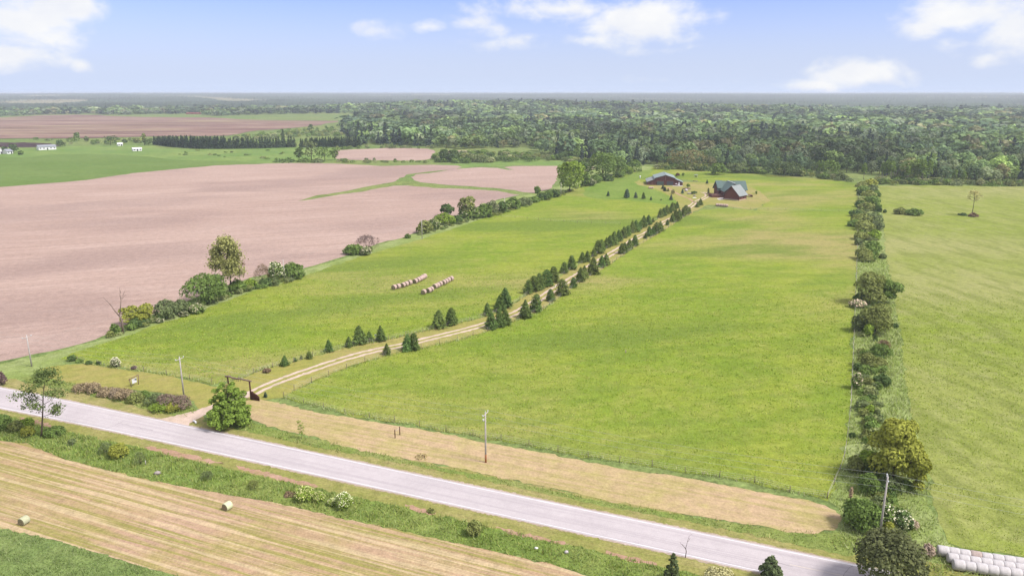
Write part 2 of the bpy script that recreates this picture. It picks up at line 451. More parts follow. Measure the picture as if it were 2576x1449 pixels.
M['meadow'] = ground_mat('meadow_grass', ((0.150, 0.210, 0.026), (0.200, 0.235, 0.036), (0.215, 0.232, 0.056)), 34, 5, 0.42, grain=0.26, bumpd=0.2,
                         streak=(R(8), 22, 6), streak_col=(0.120, 0.172, 0.026), streak_amt=0.5, wide=((0.252, 0.226, 0.084), 80, 1.0), streak2=(R(20), 150, 55, (0.118, 0.166, 0.030), 0.8))
M['meadow_east'] = ground_mat('meadow_grass_east', ((0.178, 0.218, 0.040), (0.208, 0.230, 0.062), (0.236, 0.243, 0.092)), 50, 8, 0.42, grain=0.26, bumpd=0.2,
                         streak=(R(96), 18, 5), streak_col=(0.140, 0.165, 0.040), streak_amt=0.6, wide=((0.255, 0.248, 0.105), 80, 0.6))
M['paddock'] = ground_mat('paddock_grass', ((0.125, 0.190, 0.034), (0.155, 0.208, 0.048), (0.105, 0.162, 0.030)), 40, 9, 0.5, grain=0.25)
M['mown'] = ground_mat('mown_hay_strip', ((0.345, 0.262, 0.140), (0.375, 0.270, 0.168), (0.315, 0.270, 0.108)), 30, 6, 0.4, grain=0.22, bumpd=0.06,
                       streak=(ROADA, 22, 1.1), streak_col=(0.25, 0.225, 0.075), streak_amt=0.55)
M['mown_green'] = ground_mat('mown_lane_grass', ((0.245, 0.225, 0.062), (0.265, 0.225, 0.085), (0.20, 0.205, 0.05)), 30, 6, 0.4, grain=0.22, bumpd=0.06,
                       streak=(R(28), 22, 0.9), streak_col=(0.19, 0.205, 0.045), streak_amt=0.5)
M['lawn'] = ground_mat('yard_lawn', ((0.225, 0.215, 0.062), (0.275, 0.230, 0.095), (0.19, 0.205, 0.055)), 30, 7, 0.5, grain=0.15)
M['hayfield'] = ground_mat('cut_hayfield', ((0.305, 0.225, 0.120), (0.330, 0.225, 0.142), (0.275, 0.230, 0.090)), 34, 7, 0.35, grain=0.24, bumpd=0.07,
                       streak=(ROADA - R(1.0), 34, 0.85), streak_col=(0.215, 0.200, 0.058), streak_amt=0.9, streak2=(ROADA-R(1), 45, 0.8, (0.41, 0.315, 0.195), 0.75), wide=((0.345, 0.228, 0.165), 26, 0.8))
M['dark_grass'] = ground_mat('uncut_grass', ((0.128, 0.178, 0.054), (0.158, 0.200, 0.068), (0.105, 0.148, 0.048)), 14, 4, 0.4, grain=0.35, bumpd=0.25)
M['ditch'] = ground_mat('ditch_grass', ((0.135, 0.188, 0.042), (0.180, 0.212, 0.060), (0.105, 0.150, 0.036)), 16, 4, 0.4, grain=0.38, bumpd=0.3)
M['bank'] = ground_mat('rough_bank_grass', ((0.150, 0.192, 0.048), (0.195, 0.212, 0.070), (0.112, 0.152, 0.038)), 14, 3.5, 0.4, grain=0.34, bumpd=0.2)
M['verge'] = ground_mat('mown_verge', ((0.215, 0.205, 0.065), (0.265, 0.225, 0.100), (0.165, 0.180, 0.045)), 22, 3.5, 0.35, grain=0.3, bumpd=0.08,
                       streak=(ROADA, 9, 0.6), streak_col=(0.16, 0.175, 0.045), streak_amt=0.5)
M['bare'] = ground_mat('bare_earth', ((0.30, 0.185, 0.13), (0.34, 0.22, 0.16), (0.24, 0.175, 0.085)), 9, 2, 0.3, grain=0.2, bumpd=0.05)
M['hedge_grass'] = ground_mat('hedge_strip_grass', ((0.185, 0.232, 0.070), (0.232, 0.265, 0.110), (0.140, 0.185, 0.045)), 16, 5, 0.45, grain=0.32, bumpd=0.25)
M['gravel'] = ground_mat('track_gravel', ((0.43, 0.33, 0.27), (0.47, 0.37, 0.31), (0.34, 0.27, 0.19)), 20, 3, 0.25, grain=0.15, bumpd=0.03)
M['shoulder'] = ground_mat('gravel_shoulder', ((0.36, 0.29, 0.25), (0.30, 0.24, 0.18), (0.24, 0.20, 0.11)), 12, 1.2, 0.25, grain=0.22, bumpd=0.03)
M['asphalt'] = ground_mat('aged_asphalt', ((0.395, 0.355, 0.362), (0.415, 0.375, 0.380), (0.37, 0.33, 0.338)), 40, 5, 0.22, grain=0.07, bumpd=0.01,
                          streak=(ROADA, 60, 0.8), streak_col=(0.33, 0.295, 0.305), streak_amt=0.75, wide=((0.345, 0.31, 0.318), 14, 0.6))
M['line_paint'] = ground_mat('road_line_paint', ((0.60, 0.59, 0.60), (0.56, 0.55, 0.56), (0.50, 0.48, 0.49)), 9, 1.0, 0.2, grain=0.08, bumpd=0.0)
M['crack'] = plain_mat('sealed_crack', (0.265, 0.24, 0.248), 0.9, 0.1, 0.2)
M['track_mark'] = plain_mat('worn_asphalt', (0.34, 0.31, 0.325), 0.9, 0.1, 0.1)

# ------------------------------------------------------------------ ground sheets
rs = np.random.RandomState(7)
def densify(pts, step, jit, closed=True, seed=0, maxd=None):
    """outline in metres, resampled with small wandering offsets"""
    rg = np.random.RandomState(seed)
    pts = [np.array(p[:2], dtype=float) for p in pts]
    out = []
    n = len(pts)
    for i in range(n if closed else n-1):
        a, b = pts[i], pts[(i+1) % n]
        d = b-a; ln = np.linalg.norm(d)
        if ln < 1e-6: continue
        st = step*max(1.0, np.linalg.norm(a)/250.0)
        k = max(1, int(ln/st)); nv = np.array((-d[1], d[0]))/ln
        for j in range(k):
            o = rg.normal(0, jit)*max(1.0, np.linalg.norm(a)/300.0)
            out.append(a + d*j/k + nv*o)
    if not closed: out.append(pts[-1])
    return out
def catmull(pts, k=4, closed=False):
    pts = [np.array(p, dtype=float) for p in pts]; n = len(pts); out = []
    for i in range(n if closed else n-1):
        p0 = pts[(i-1) % n] if closed or i > 0 else pts[0]*2-pts[1]
        p1, p2 = pts[i], pts[(i+1) % n]
        p3 = pts[(i+2) % n] if closed or i+2 < n else pts[n-1]*2-pts[n-2]
        for j in range(k):
            u = j/k
            out.append(0.5*((2*p1)+(-p0+p2)*u+(2*p0-5*p1+4*p2-p3)*u*u+(-p0+3*p1-3*p2+p3)*u**3))
    if not closed: out.append(pts[-1])
    return out
from mathutils.geometry import tessellate_polygon
ZK = 0.16
def sheet(name, pts, z, mat, step=2.0, jit=0.25, kind='structure', seed=1, smooth=True, label=None, pix=True):
    w_ = [P(*p)[:2] for p in pts] if pix else [np.array(p[:2]) for p in pts]
    if smooth: w_ = catmull(w_, 3, True)
    q = densify(w_, step, jit, True, seed)
    z = z*ZK if z < 0.5 else z
    vs = [(p[0], p[1], z) for p in q]
    tri = tessellate_polygon([[Vector(v) for v in vs]])
    fs = []
    for a, b, c in tri:
        A, B, C = (Vector(vs[i]) for i in (a, b, c))
        fs.append((a, b, c) if (B-A).cross(C-A).z > 0 else (a, c, b))
    me = bpy.data.meshes.new(name); me.from_pydata(vs, [], fs); me.update(); me.materials.append(mat)
    o = link_mesh(name, me); tag(o, label, None, None, kind)
    return o, w_
def ribbon(name, line, width, z, mat, jit=0.0, seed=3, step=1.5, offset=0.0, kind='structure'):
    """strip along a world polyline"""
    ln = [np.array(p[:2], dtype=float) for p in line]
    W_, O_ = width, offset
    q = densify(ln, step, 0.0, False, seed)
    rg = np.random.RandomState(seed)
    z = z*ZK if z < 0.5 else z
    vs, fs = [], []
    for i, p in enumerate(q):
        width, offset = (W_(p) if callable(W_) else width), (O_(p) if callable(O_) else offset)
        d = q[min(i+1, len(q)-1)]-q[max(i-1, 0)]; d /= np.linalg.norm(d)+1e-9
        nv = np.array((-d[1], d[0]))
        a = p+nv*(offset+width/2+rg.normal(0, jit)); b = p+nv*(offset-width/2+rg.normal(0, jit))
        vs += [(a[0], a[1], z), (b[0], b[1], z)]
        if i: fs.append((2*i-2, 2*i-1, 2*i+1, 2*i))
    me = bpy.data.meshes.new(name); me.from_pydata(vs, [], fs); me.update(); me.materials.append(mat)
    o = link_mesh(name, me); tag(o, kind=kind)
    return o

def smooth01(x): 
    x = np.clip(x, 0, 1); return x*x*(3-2*x)
HPROF_X = np.array([-4000, 0, 430, 1100, 1700, 2050, 2330, 2440, 2505, 2576, 6000], dtype=float)
HPROF_Y = np.array([237, 236.6, 234.5, 232.4, 235.0, 235.6, 233.8, 234.6, 232.6, 235.6, 236], dtype=float)
def terrain(X, Y):
    r = np.hypot(X, Y)
    und = 0.6*(np.sin(X*0.0031+1.3)*np.sin(Y*0.0027+0.4)*4 + np.sin(X*0.0011-0.7+Y*0.0009)*5)*smooth01((r-2000)/500)
    ridge = 15*np.exp(-((r-2500)/420.0)**2)*smooth01((X+900)/800.0)*(0.7+0.5*np.sin(X*0.0023+2.0))
    px = W0/2 + F*X/np.maximum(Y, 1)*CP
    top = 60 - 10 + (HOR-np.interp(px, HPROF_X, HPROF_Y))*11500/F
    far = smooth01((r-2300)/9200.0)**0.9*np.clip(top-2, 20, 49)
    return np.where(Y > 0, und*(r < 9000) + ridge, 0) + np.where(Y > 0, far, 0)*1.0
def build_ground():
    az = np.concatenate([np.linspace(-180, -52, 24)[:-1], np.linspace(-52, 52, 140), np.linspace(52, 180, 24)[1:]])
    rr = np.concatenate([[0.0], np.geomspace(30, 16000, 110)])
    A, RR = np.meshgrid(np.radians(az), rr)
    X, Y = np.sin(A)*RR, np.cos(A)*RR
    Z = terrain(X, Y)
    V = np.stack([X, Y, Z], -1).reshape(-1, 3)
    n = len(az); i, j = np.meshgrid(np.arange(len(rr)-1), np.arange(n-1), indexing='ij')
    q = np.stack([i*n+j, i*n+j+1, (i+1)*n+j+1, (i+1)*n+j], -1).reshape(-1, 4)[:, ::-1]
    o = link_mesh('ground', np_mesh('ground', V, q, [M['ground']]))
    tag(o, 'rough green grassland stretching to the wooded horizon', None, None, 'structure')
build_ground()

# --- fields far to near
sheet('distant_ploughed_field', [(-400,300),(0,296.5),(100,291.5),(233,289.5),(300,294),(533,296.5),(667,293.5),(859,294),(925,294.5),(892,303),(859,307),(733,324),(650,329),(567,342),(400,344),(217,349),(67,349),(0,350),(-400,356)], 0.5, M['soil_far'], 6, 1.0)
sheet('dark_ploughed_strip', [(-300,359),(0,359),(70,359),(125,362),(150,366),(108,371),(0,371),(-300,372)], 0.1, M['soil_dark'], 6, .6)
PASTURE = [(-300,400),(-300,373),(37,373),(90,377),(167,369),(300,366),(383,366),(417,374),(567,376),(667,373),(743,369),(850,370),(846,406),(743,409),(633,412),(433,408),(267,393),(183,391),(100,395)]
sheet('pasture', PASTURE, 0.06, M['pasture'], 4, .8)
sheet('crop_field', [(-300,492),(-300,398),(0,396.5),(67,396.5),(117,391),(183,388),(267,389),(367,394),(433,402),(567,406),(633,409),(667,412),(550,416),(433,426),(333,436),(217,453),(100,463),(0,471)], 0.10, M['crop'], 3, .5)
PLOW = [(-500,1000),(-200,938),(0,909),(90,891),(167,874),(240,854),(277,838),(330,812),(420,777),(520,737),(620,702),(700,683),(760,676),(859,648),(949,614),(1019,596),(1045,586),(1150,545),(1250,503),(1305,491),(1252,481),(1179,476),(1092,473),(1025,467),(992,468),(959,473),(909,483),(859,489),(800,499),(750,506.5),(800,491),(859,484),(925,469),(992,458),(1012,446),(1032,438),(1092,431),(1142,426),(1164,421),(1152,417),(1092,415),(1025,416),(959,418),(859,412.5),(800,411),(733,411),(667,412.5),(550,416.5),(433,426.5),(333,436.5),(217,453.5),(100,463.5),(0,471.5),(-500,500)]
sheet('ploughed_field', PLOW, 0.14, M['soil'], 2.5, .35, smooth=False)
sheet('ploughed_field', [(1037,446),(1045,439),(1092,434.5),(1145,425),(1209,421.5),(1252,423),(1279,428),(1292,427),(1268,421.5),(1292,418),(1405,418),(1405,439),(1389,473),(1352,486),(1325,485),(1292,479),(1242,473),(1159,468),(1092,463),(1059,459),(1040,453)], 0.14, M['soil'], 2.5, .35, smooth=False)
sheet('small_ploughed_field', [(843,380),(859,378),(975,373),(1059,374),(1092,378),(1089,388),(1072,403),(959,403.5),(845,400)], 0.12, M['soil'], 4, .5)
sheet('small_ploughed_field', [(1117,380),(1177,380),(1177,387),(1117,389)], 0.12, M['soil'], 4, .5)
sheet('small_ploughed_field', [(1468,422),(1496,420),(1492,434),(1466,437)], 0.12, M['soil'], 4, .5)
sheet('woodland_meadow', [(1360,376),(1460,369.5),(1600,371),(1600,377),(1450,381),(1370,382)], 0.1, M['pasture'], 5, .8)
sheet('woodland_meadow', [(1685,320),(1745,315),(1840,313),(1842,318),(1780,322)], 0.9, M['pasture'], 8, 1)
sheet('green_field_margin', [(1090,415),(1160,412),(1240,408),(1320,404),(1400,404),(1470,404),(1440,417),(1290,416.5),(1255,419),(1200,419),(1150,424)], 0.09, M['pasture'], 4, .8)

# --- the property
LEFT_FENCE = [(533,966),(585,957),(617,949),(660,929),(717,919),(767,903),(827,886),(902,868),(958,860),(1040,840),(1102,827),(1136,819),(1227,795),(1262,783),(1300,760),(1335,737),(1392,709),(1439,678),(1480,655),(1507,638),(1557,608),(1600,583),(1632,566),(1662,547),(1691,531),(1698,517)]
RIGHT_FENCE = [(715,1000),(740,982),(800,954),(859,930),(942,903),(1009,885),(1072,873),(1159,854),(1235,831),(1292,808),(1359,783),(1409,748),(1459,711),(1525,671),(1592,627),(1660,586),(1720,547),(1740,537),(1765,521)]
FRONT_FENCE_L = [(195,908),(267,922),(350,932),(467,951),(533,966)]
FRONT_FENCE_R = [(715,1000),(800,1024),(859,1039),(959,1056),(1059,1074),(1159,1091),(1259,1108),(1409,1138),(1525,1158),(1659,1178),(1717,1188),(1807,1201),(1897,1214),(1994,1240),(2081,1254)]
EAST_FENCE = [(2081,1254),(2121,1168),(2129,1118),(2139,1034),(2141,1001),(2148,841),(2154,701),(2157,601),(2159,520),(2157,462)]
HEDGE_L = [(150,903),(200,882),(300,852),(400,818),(500,782),(640,732),(760,696),(900,648),(1060,602),(1150,572),(1270,531),(1400,492),(1480,458),(1560,440)]
sheet('hedgerow_bank', [(-300,990),(-60,940),(0,916),(90,896),(240,858),(300,836),(420,786),(620,708),(760,680),(859,652),(949,618),(1045,590),(1150,548),(1250,507),(1340,487),(1400,470),(1465,440),(1500,425),(1620,418),(1640,428),(1560,448),(1480,466),(1400,499),(1270,540),(1060,612),(900,657),(760,705),(640,743),(500,794),(400,830),(300,862),(200,892),(150,915),(100,935),(60,955),(-100,990)], 0.16, M['hedge_grass'], 2.5, .5)
LMEADOW = FRONT_FENCE_L + LEFT_FENCE[1:] + [(1700,500),(1690,480),(1660,470),(1640,455),(1660,430),(1640,426)] + HEDGE_L[::-1]
sheet('meadow', LMEADOW, 0.20, M['meadow'], 2.0, .4, smooth=False)
RMEADOW = RIGHT_FENCE[:-1] + [(1770,528),(1845,524),(1900,530),(1935,505),(1900,480),(1800,462),(1720,452),(1640,440),(1640,422),(1760,430),(1900,438),(2040,448),(2157,462)] + EAST_FENCE[::-1][1:] + FRONT_FENCE_R[::-1][1:-1]
sheet('meadow', RMEADOW, 0.205, M['meadow'], 2.0, .4, smooth=False)
EAST_STRIP = [(2081,1254),(2121,1168),(2129,1118),(2139,1034),(2141,1001),(2148,841),(2154,701),(2157,601),(2159,520),(2157,460),(2190,452),(2210,470),(2222,560),(2228,634),(2264,834),(2272,901),(2286,1001),(2299,1068),(2329,1168),(2343,1234),(2363,1318),(2386,1368),(2420,1385),(2576,1405),(2800,1440),(2800,1520),(2300,1520),(2180,1440),(2147,1400),(2100,1385),(2114,1320),(2110,1280)]
sheet('hedge_strip', EAST_STRIP, 0.16, M['hedge_grass'], 2.0, .4, smooth=False)
sheet('east_meadow', [(2206,468),(2300,466),(2576,470),(3000,474),(3400,1500),(2800,1452),(2576,1400),(2420,1381),(2386,1364),(2363,1312),(2343,1230),(2329,1164),(2299,1064),(2286,1000),(2272,900),(2264,834),(2228,634),(2222,560)], 0.215, M['meadow_east'], 2.0, .35, smooth=False)
LANE = [(545,975)] + LEFT_FENCE[1:] + [(1700,500),(1760,480),(1790,500),(1768,520)] + RIGHT_FENCE[::-1][1:] + [(690,1002),(655,1008),(600,1012),(560,1010)]
sheet('lane_verge', LANE, 0.225, M['mown_green'], 2.0, .3, smooth=False)
sheet('paddock', [(1475,474),(1500,462),(1560,449),(1620,430),(1645,428),(1625,446),(1602,455),(1600,461),(1640,476),(1682,495),(1700,508),(1696,518),(1640,510),(1560,503),(1500,500),(1470,492)], 0.228, M['paddock'], 2.0, .5)
sheet('yard_lawn', [(1600,460),(1608,454),(1625,463),(1665,467),(1705,462),(1725,458),(1795,461),(1870,466),(1905,478),(1934,502),(1920,515),(1895,527),(1840,521),(1785,516),(1765,523),(1738,534),(1715,532),(1696,524),(1702,505),(1682,492),(1660,480),(1640,472),(1612,467)], 0.235, M['lawn'], 2.0, .4)
sheet('mown_strip', [(653,1006),(700,1013),(800,1038),(859,1047),(959,1064),(1092,1086),(1209,1111),(1359,1138),(1492,1164),(1592,1184),(1717,1200),(1851,1226),(1951,1244),(2034,1259),(2091,1278),(2114,1296),(2111,1318),(2077,1336),(2001,1341),(1934,1327),(1851,1314),(1717,1291),(1659,1281),(1525,1258),(1392,1228),(1259,1201),(1125,1171),(992,1148),(859,1123),(800,1101),(700,1078),(640,1058),(600,1034),(590,1012)], 0.24, M['mown'], 0.8, .18)
sheet('mown_strip', [(103,931),(133,921),(217,916),(300,929),(400,941),(467,956),(533,971),(575,985),(560,1012),(527,1020),(500,1031),(486,1010),(433,992),(333,980),(187,966),(110,945)], 0.24, M['mown_green'], 0.8, .15)

# --- road corridor
UP = [(-300,928),(0,981),(200,1016),(367,1053),(567,1092),(800,1141),(1059,1197),(1259,1239),(1459,1282),(1717,1335),(1917,1376),(2147,1424),(2400,1478),(2700,1540)]
LO = [(-300,968),(0,1021),(117,1046),(333,1093),(500,1130),(667,1168),(859,1209),(1059,1251),(1259,1293),(1459,1337),(1717,1392),(1901,1432),(2150,1485),(2500,1560)]
upw = catmull([P(*p)[:2] for p in UP], 6); low = catmull([P(*p)[:2] for p in LO], 6)
def nearest_mid():
    lw = np.array(low); out = []
    for p in upw:
        d = np.linalg.norm(lw-p, axis=1); out.append((p+lw[d.argmin()])/2)
    return out
_mid = np.array(nearest_mid())
_t = np.linspace(0, 1, len(_mid))
# smooth centre line: cubic in arc position
_s = np.concatenate([[0], np.cumsum(np.linalg.norm(np.diff(_mid, axis=0), axis=1))])
_cx, _cy = np.polyfit(_s, _mid[:, 0], 4), np.polyfit(_s, _mid[:, 1], 4)
_ss = np.linspace(-60, _s[-1]+40, 160)
CENTER = [np.array((np.polyval(_cx, np.clip(q, 0, _s[-1])) + (0 if 0 <= q <= _s[-1] else (q-np.clip(q, 0, _s[-1]))*np.polyval(np.polyder(_cx), np.clip(q, 0, _s[-1]))),
                    np.polyval(_cy, np.clip(q, 0, _s[-1])) + (0 if 0 <= q <= _s[-1] else (q-np.clip(q, 0, _s[-1]))*np.polyval(np.polyder(_cy), np.clip(q, 0, _s[-1]))))) for q in _ss]
_lw = np.array(low); _hw = np.array([np.linalg.norm(_lw-p, axis=1).min() for p in upw])/2
_cs = np.array(CENTER); _hx = np.array(_mid)[:, 0]
_hp = np.polyfit(_hx, _hw, 2)
def HALF(p): return float(np.clip(np.polyval(_hp, np.clip(p[0], -110, 30)), 2.3, 4.6))
ribbon('road_verge', CENTER, lambda p: 2*HALF(p)+9, 0.17, M['verge'], 0.5, 5, 1.5, 0.0)
ribbon('gravel_shoulder', CENTER, lambda p: 2*HALF(p)+1.5, 0.26, M['shoulder'], 0.09, 8, 0.3)
ribbon('road', CENTER, lambda p: 2*HALF(p)+0.8, 0.28, M['asphalt'], 0.03, 9, 1.0)
for sgn in (1, -1):
    ribbon('edge_line', CENTER, 0.14, 0.31, M['line_paint'], 0.012, 11+sgn, 0.6, (lambda p, q=sgn: q*HALF(p)))
ribbon('centre_line', CENTER[125:150], 0.10, 0.31, plain_mat('faded_yellow_paint', (0.48, 0.42, 0.36), 0.9, 0.1, 0.1), 0.012, 12, 0.8, 0.0)
for cr in ([(265,1078),(290,1070),(312,1058)], [(297,1064),(350,1075),(385,1083)], [(2122,1449),(2130,1433),(2146,1423)], [(1925,1411),(1965,1418),(1995,1426)], [(150,1054),(200,1064)]):
    ribbon('road_crack', densify([P(*q)[:2] for q in cr], 0.6, 0.12, False, 4), 0.075, 0.34, M['crack'], 0.025, 7, 0.4)
# ditch (lush, between road verge and hayfield)
HAYTOP = [(-300,1080),(0,1108),(67,1116),(150,1151),(233,1174),(333,1198),(433,1219),(533,1238),(667,1260),(767,1281),(859,1304),(992,1331),(1125,1361),(1259,1391),(1392,1421),(1482,1449),(1640,1490),(1900,1560)]
DITCHTOP = [(-300,1000),(0,1043),(60,1058),(130,1076),(230,1100),(333,1121),(440,1148),(560,1176),(700,1208),(830,1236),(960,1264),(1080,1292),(1200,1318),(1330,1348),(1460,1376),(1560,1400),(1640,1420),(1760,1449),(2000,1520)]
sheet('roadside_ditch', DITCHTOP + HAYTOP[::-1], 0.20, M['ditch'], 0.8, .25, smooth=False)
sheet('hayfield', HAYTOP + [(1500,1650),(700,1560),(450,1449),(367,1428),(267,1398),(133,1358),(0,1328),(-300,1280)], 0.22, M['hayfield'], 0.8, .14, smooth=False)
sheet('uncut_grass_field', [(-300,1282),(0,1329),(133,1359),(267,1399),(367,1429),(450,1449),(700,1560),(-300,1800)], 0.225, M['dark_grass'], 0.6, .2, smooth=False)
for k, b in enumerate(([(380,1123),(470,1141),(540,1160),(560,1167),(500,1160),(420,1143),(370,1128)], [(600,1172),(700,1195),(790,1218),(780,1224),(690,1204),(610,1182)], [(1020,1268),(1060,1278),(1098,1290),(1080,1294),(1045,1284)],
                       [(1250,1325),(1340,1346),(1430,1366),(1415,1368),(1330,1352),(1265,1336)], [(1525,1386),(1600,1402),(1650,1416),(1630,1418),(1560,1404)], [(50,1050),(110,1062),(150,1080),(110,1074),(60,1060)])):
    sheet('bare_earth_patch', b, 0.232+0.004*0, M['bare'], 0.5, .18, seed=20+k)
# verge weeds on the property side of the road
NDITCH = [(60,958),(190,985),(300,1012),(400,1038),(470,1048),(500,1034),(440,1010),(340,1000),(200,968),(90,945)]
sheet('rough_bank', NDITCH, 0.215, M['bank'], 0.8, .2)
sheet('rough_bank', [(505,1058),(620,1085),(800,1125),(1000,1163),(1260,1217),(1525,1275),(1717,1308),(1920,1352),(2140,1400),(2180,1375),(2120,1335),(2077,1340),(1934,1330),(1717,1295),(1525,1262),(1259,1205),(992,1151),(800,1105),(700,1082),(640,1062),(590,1052),(540,1045)], 0.215, M['bank'], 0.8, .2, smooth=False)

# --- farm track
TRACK = [(620,990),(667,967),(733,942),(800,919),(859,900),(925,882),(1009,865),(1092,845),(1192,820),(1275,792),(1305,778),(1359,745),(1399,719),(1452,688),(1479,669),(1529,639),(1555,624),(1602,595),(1621,586),(1664,560),(1687,548),(1731,520),(1746,508),(1762,501),(1775,493),(1772,487),(1762,484)]
trw = catmull([P(*p)[:2] for p in TRACK], 5)
ribbon('farm_track', trw, 0.95, 0.25, M['gravel'], 0.12, 31, 0.7, 0.0)
ribbon('farm_track', trw, 0.95, 0.25, M['gravel'], 0.12, 32, 0.7, -2.1)
ribbon('farm_track', catmull([P(*p)[:2] for p in ((1748,511),(1738,503),(1725,497),(1708,490),(1690,479),(1680,472))], 5), 1.6, 0.25, M['bare'], 0.3, 33, 0.9)
sheet('driveway_entrance', [(395,1057),(430,1048),(480,1036),(523,1022),(560,1008),(600,994),(622,985),(640,992),(600,1008),(560,1025),(520,1042),(488,1058),(474,1068),(470,1076),(430,1070)], 0.27, M['gravel'], 0.5, .12)
sheet('concrete_apron', [(1803,500),(1819,496),(1822,503),(1808,503.5)], 0.27, M['concrete'], 3, 0, smooth=False)
sheet('concrete_apron', [(1692,467.2),(1717,467.4),(1717.5,469.2),(1692.5,469)], 0.27, M['concrete'], 3, 0, smooth=False)
#@@OBJECTS
# ================================================================== plants: templates
def rot_basis(n, rg):
    n = n/np.linalg.norm(n, axis=1, keepdims=True)
    r = rg.normal(size=n.shape); u = np.cross(n, r); u /= np.linalg.norm(u, axis=1, keepdims=True)+1e-9
    return n, u, np.cross(n, u)
def leaf_quads(rg, C, Nn, size, asp=0.7):
    """irregular diamond leaf clumps"""
    n, u, v = rot_basis(Nn, rg)
    k = len(C); s = size[:, None]
    a = C + u*s*rg.uniform(.75, 1.15, (k, 1)); c = C - u*s*rg.uniform(.75, 1.15, (k, 1))
    b = C + v*s*asp*rg.uniform(.7, 1.2, (k, 1)) + n*s*0.25*rg.uniform(-1, 1, (k, 1)); d = C - v*s*asp*rg.uniform(.7, 1.2, (k, 1)) + n*s*0.25*rg.uniform(-1, 1, (k, 1))
    V = np.stack([a, b, c, d], 1).reshape(-1, 3)
    Q = np.arange(4*k).reshape(-1, 4)
    return V, Q
def crown_arr(seed, lobes, n, leaf, low=-0.35, jit=0.55, asp=0.7):
    """lobes: (x,y,z,rx,ry,rz)"""
    rg = np.random.RandomState(seed)
    lb = np.array(lobes); a = lb[:, 3]*lb[:, 5]; w_ = a/a.sum()
    ix = rg.choice(len(lb), n, p=w_)
    d = rg.normal(size=(n, 3)); d /= np.linalg.norm(d, axis=1, keepdims=True)
    d[:, 2] = np.where(d[:, 2] < low, -d[:, 2], d[:, 2])
    rad = np.where(rg.rand(n) < 0.78, rg.uniform(.82, 1.06, n), rg.uniform(.45, .85, n))
    C = lb[ix, :3] + d*lb[ix, 3:]*rad[:, None]
    # drop leaves buried in a neighbouring lobe
    keep = np.ones(n, bool)
    for L_ in lb:
        q = (C - L_[:3])/L_[3:]
        keep &= (q**2).sum(1) > 0.42
    keep |= rg.rand(n) < 0.10
    C, d = C[keep], d[keep]
    C[:, 2] = np.maximum(C[:, 2], leaf*0.3)
    nn = d + rg.normal(0, jit, C.shape) + np.array((0, 0, 0.25))
    return leaf_quads(rg, C, nn, leaf*rg.uniform(.65, 1.25, len(C)), asp)
def lobes_round(seed, w_, h, z0, k, r0=0.34, squash=0.85):
    rg = np.random.RandomState(seed); out = []
    for i in range(k):
        t = (i+0.5)/k; zz = z0 + (h-z0)*(0.12 + 0.74*t)
        prof = math.sqrt(max(0.05, 1-((zz-z0-(h-z0)*0.42)/((h-z0)*0.66))**2))
        an = i*2.4 + rg.uniform(-.5, .5); rr = w_/2*prof*rg.uniform(.30, .82)
        r = w_*r0*rg.uniform(.55, 1.2)*(0.65+0.35*prof)
        out.append((rr*math.cos(an), rr*math.sin(an), zz, r, r, r*squash*min(1.0, 1.2*(h-z0)/w_)))
    out.append((0, 0, z0+(h-z0)*0.45, w_*.35, w_*.35, (h-z0)*.46))
    return [(x, y, min(z, h-rz), a, b, rz) for (x, y, z, a, b, rz) in out]
def lobes_shrub(seed, w_, h, k):
    rg = np.random.RandomState(seed); out = []
    for i in range(k):
        an = i*2.4+rg.uniform(-.6, .6); rr = w_/2*rg.uniform(.2, .66)
        r = w_*rg.uniform(.18, .30); top = h*rg.uniform(.72, 1.0)*(1-0.35*(rr/(w_/2))**2)
        rz = max(r*.8, top*0.42)
        out.append((rr*math.cos(an), rr*math.sin(an), top-rz, r, r, rz))
    for i in range(6):
        an = i*1.047+rg.uniform(-.3, .3); rr = w_/2*rg.uniform(.42, .62); r = w_*rg.uniform(.17, .22)
        out.append((rr*math.cos(an), rr*math.sin(an), h*.24, r, r, h*.30))
    out.append((0, 0, h*.5, w_*.30, w_*.30, h*.49))
    return out
def branches(mb, rg, p, d, ln, r, depth, spread=0.6, tips=None, up=0.15, n=5, kids=(2, 3)):
    p = Vector(p); d = Vector(d).normalized()
    mid = p + d*ln*0.5 + Vector(rg.normal(0, ln*0.05, 3)); e = p + d*ln + Vector(rg.normal(0, ln*0.06, 3))
    mb.tube([p, mid, e], [r, r*0.82, r*0.62], n)
    if tips is not None and depth <= 1: tips.append((e, d)); tips.append((mid, d))
    if depth <= 0: return
    for i in range(rg.randint(kids[0], kids[1]+1)):
        nd = (d + Vector(rg.normal(0, spread, 3)) + Vector((0, 0, up))).normalized()
        st = p + (e-p)*rg.uniform(.55, 1.0)
        branches(mb, rg, st, nd, ln*rg.uniform(.55, .85), r*0.58, depth-1, spread, tips, up, max(3, n-1), kids)
def trunk_arr(seed, h, r, w_, z0):
    rg = np.random.RandomState(seed); mb = MB()
    lean = rg.normal(0, .02, 2)
    mb.tube([(0, 0, -0.1), (lean[0]*h*.3, lean[1]*h*.3, h*.3), (lean[0]*h*.8, lean[1]*h*.8, h*.8)], [r, r*.75, r*.25], 7)
    for i in range(6):
        an = i*2.4; zz = max(z0*0.9, h*.22) + (h*0.5)*i/6
        ln = w_*.34
        mb.tube([(0, 0, zz*.9), (math.cos(an)*ln*.5, math.sin(an)*ln*.5, zz+ln*.35), (math.cos(an)*ln, math.sin(an)*ln, zz+ln*.75)], [r*.42, r*.3, r*.12], 5)
    return mb
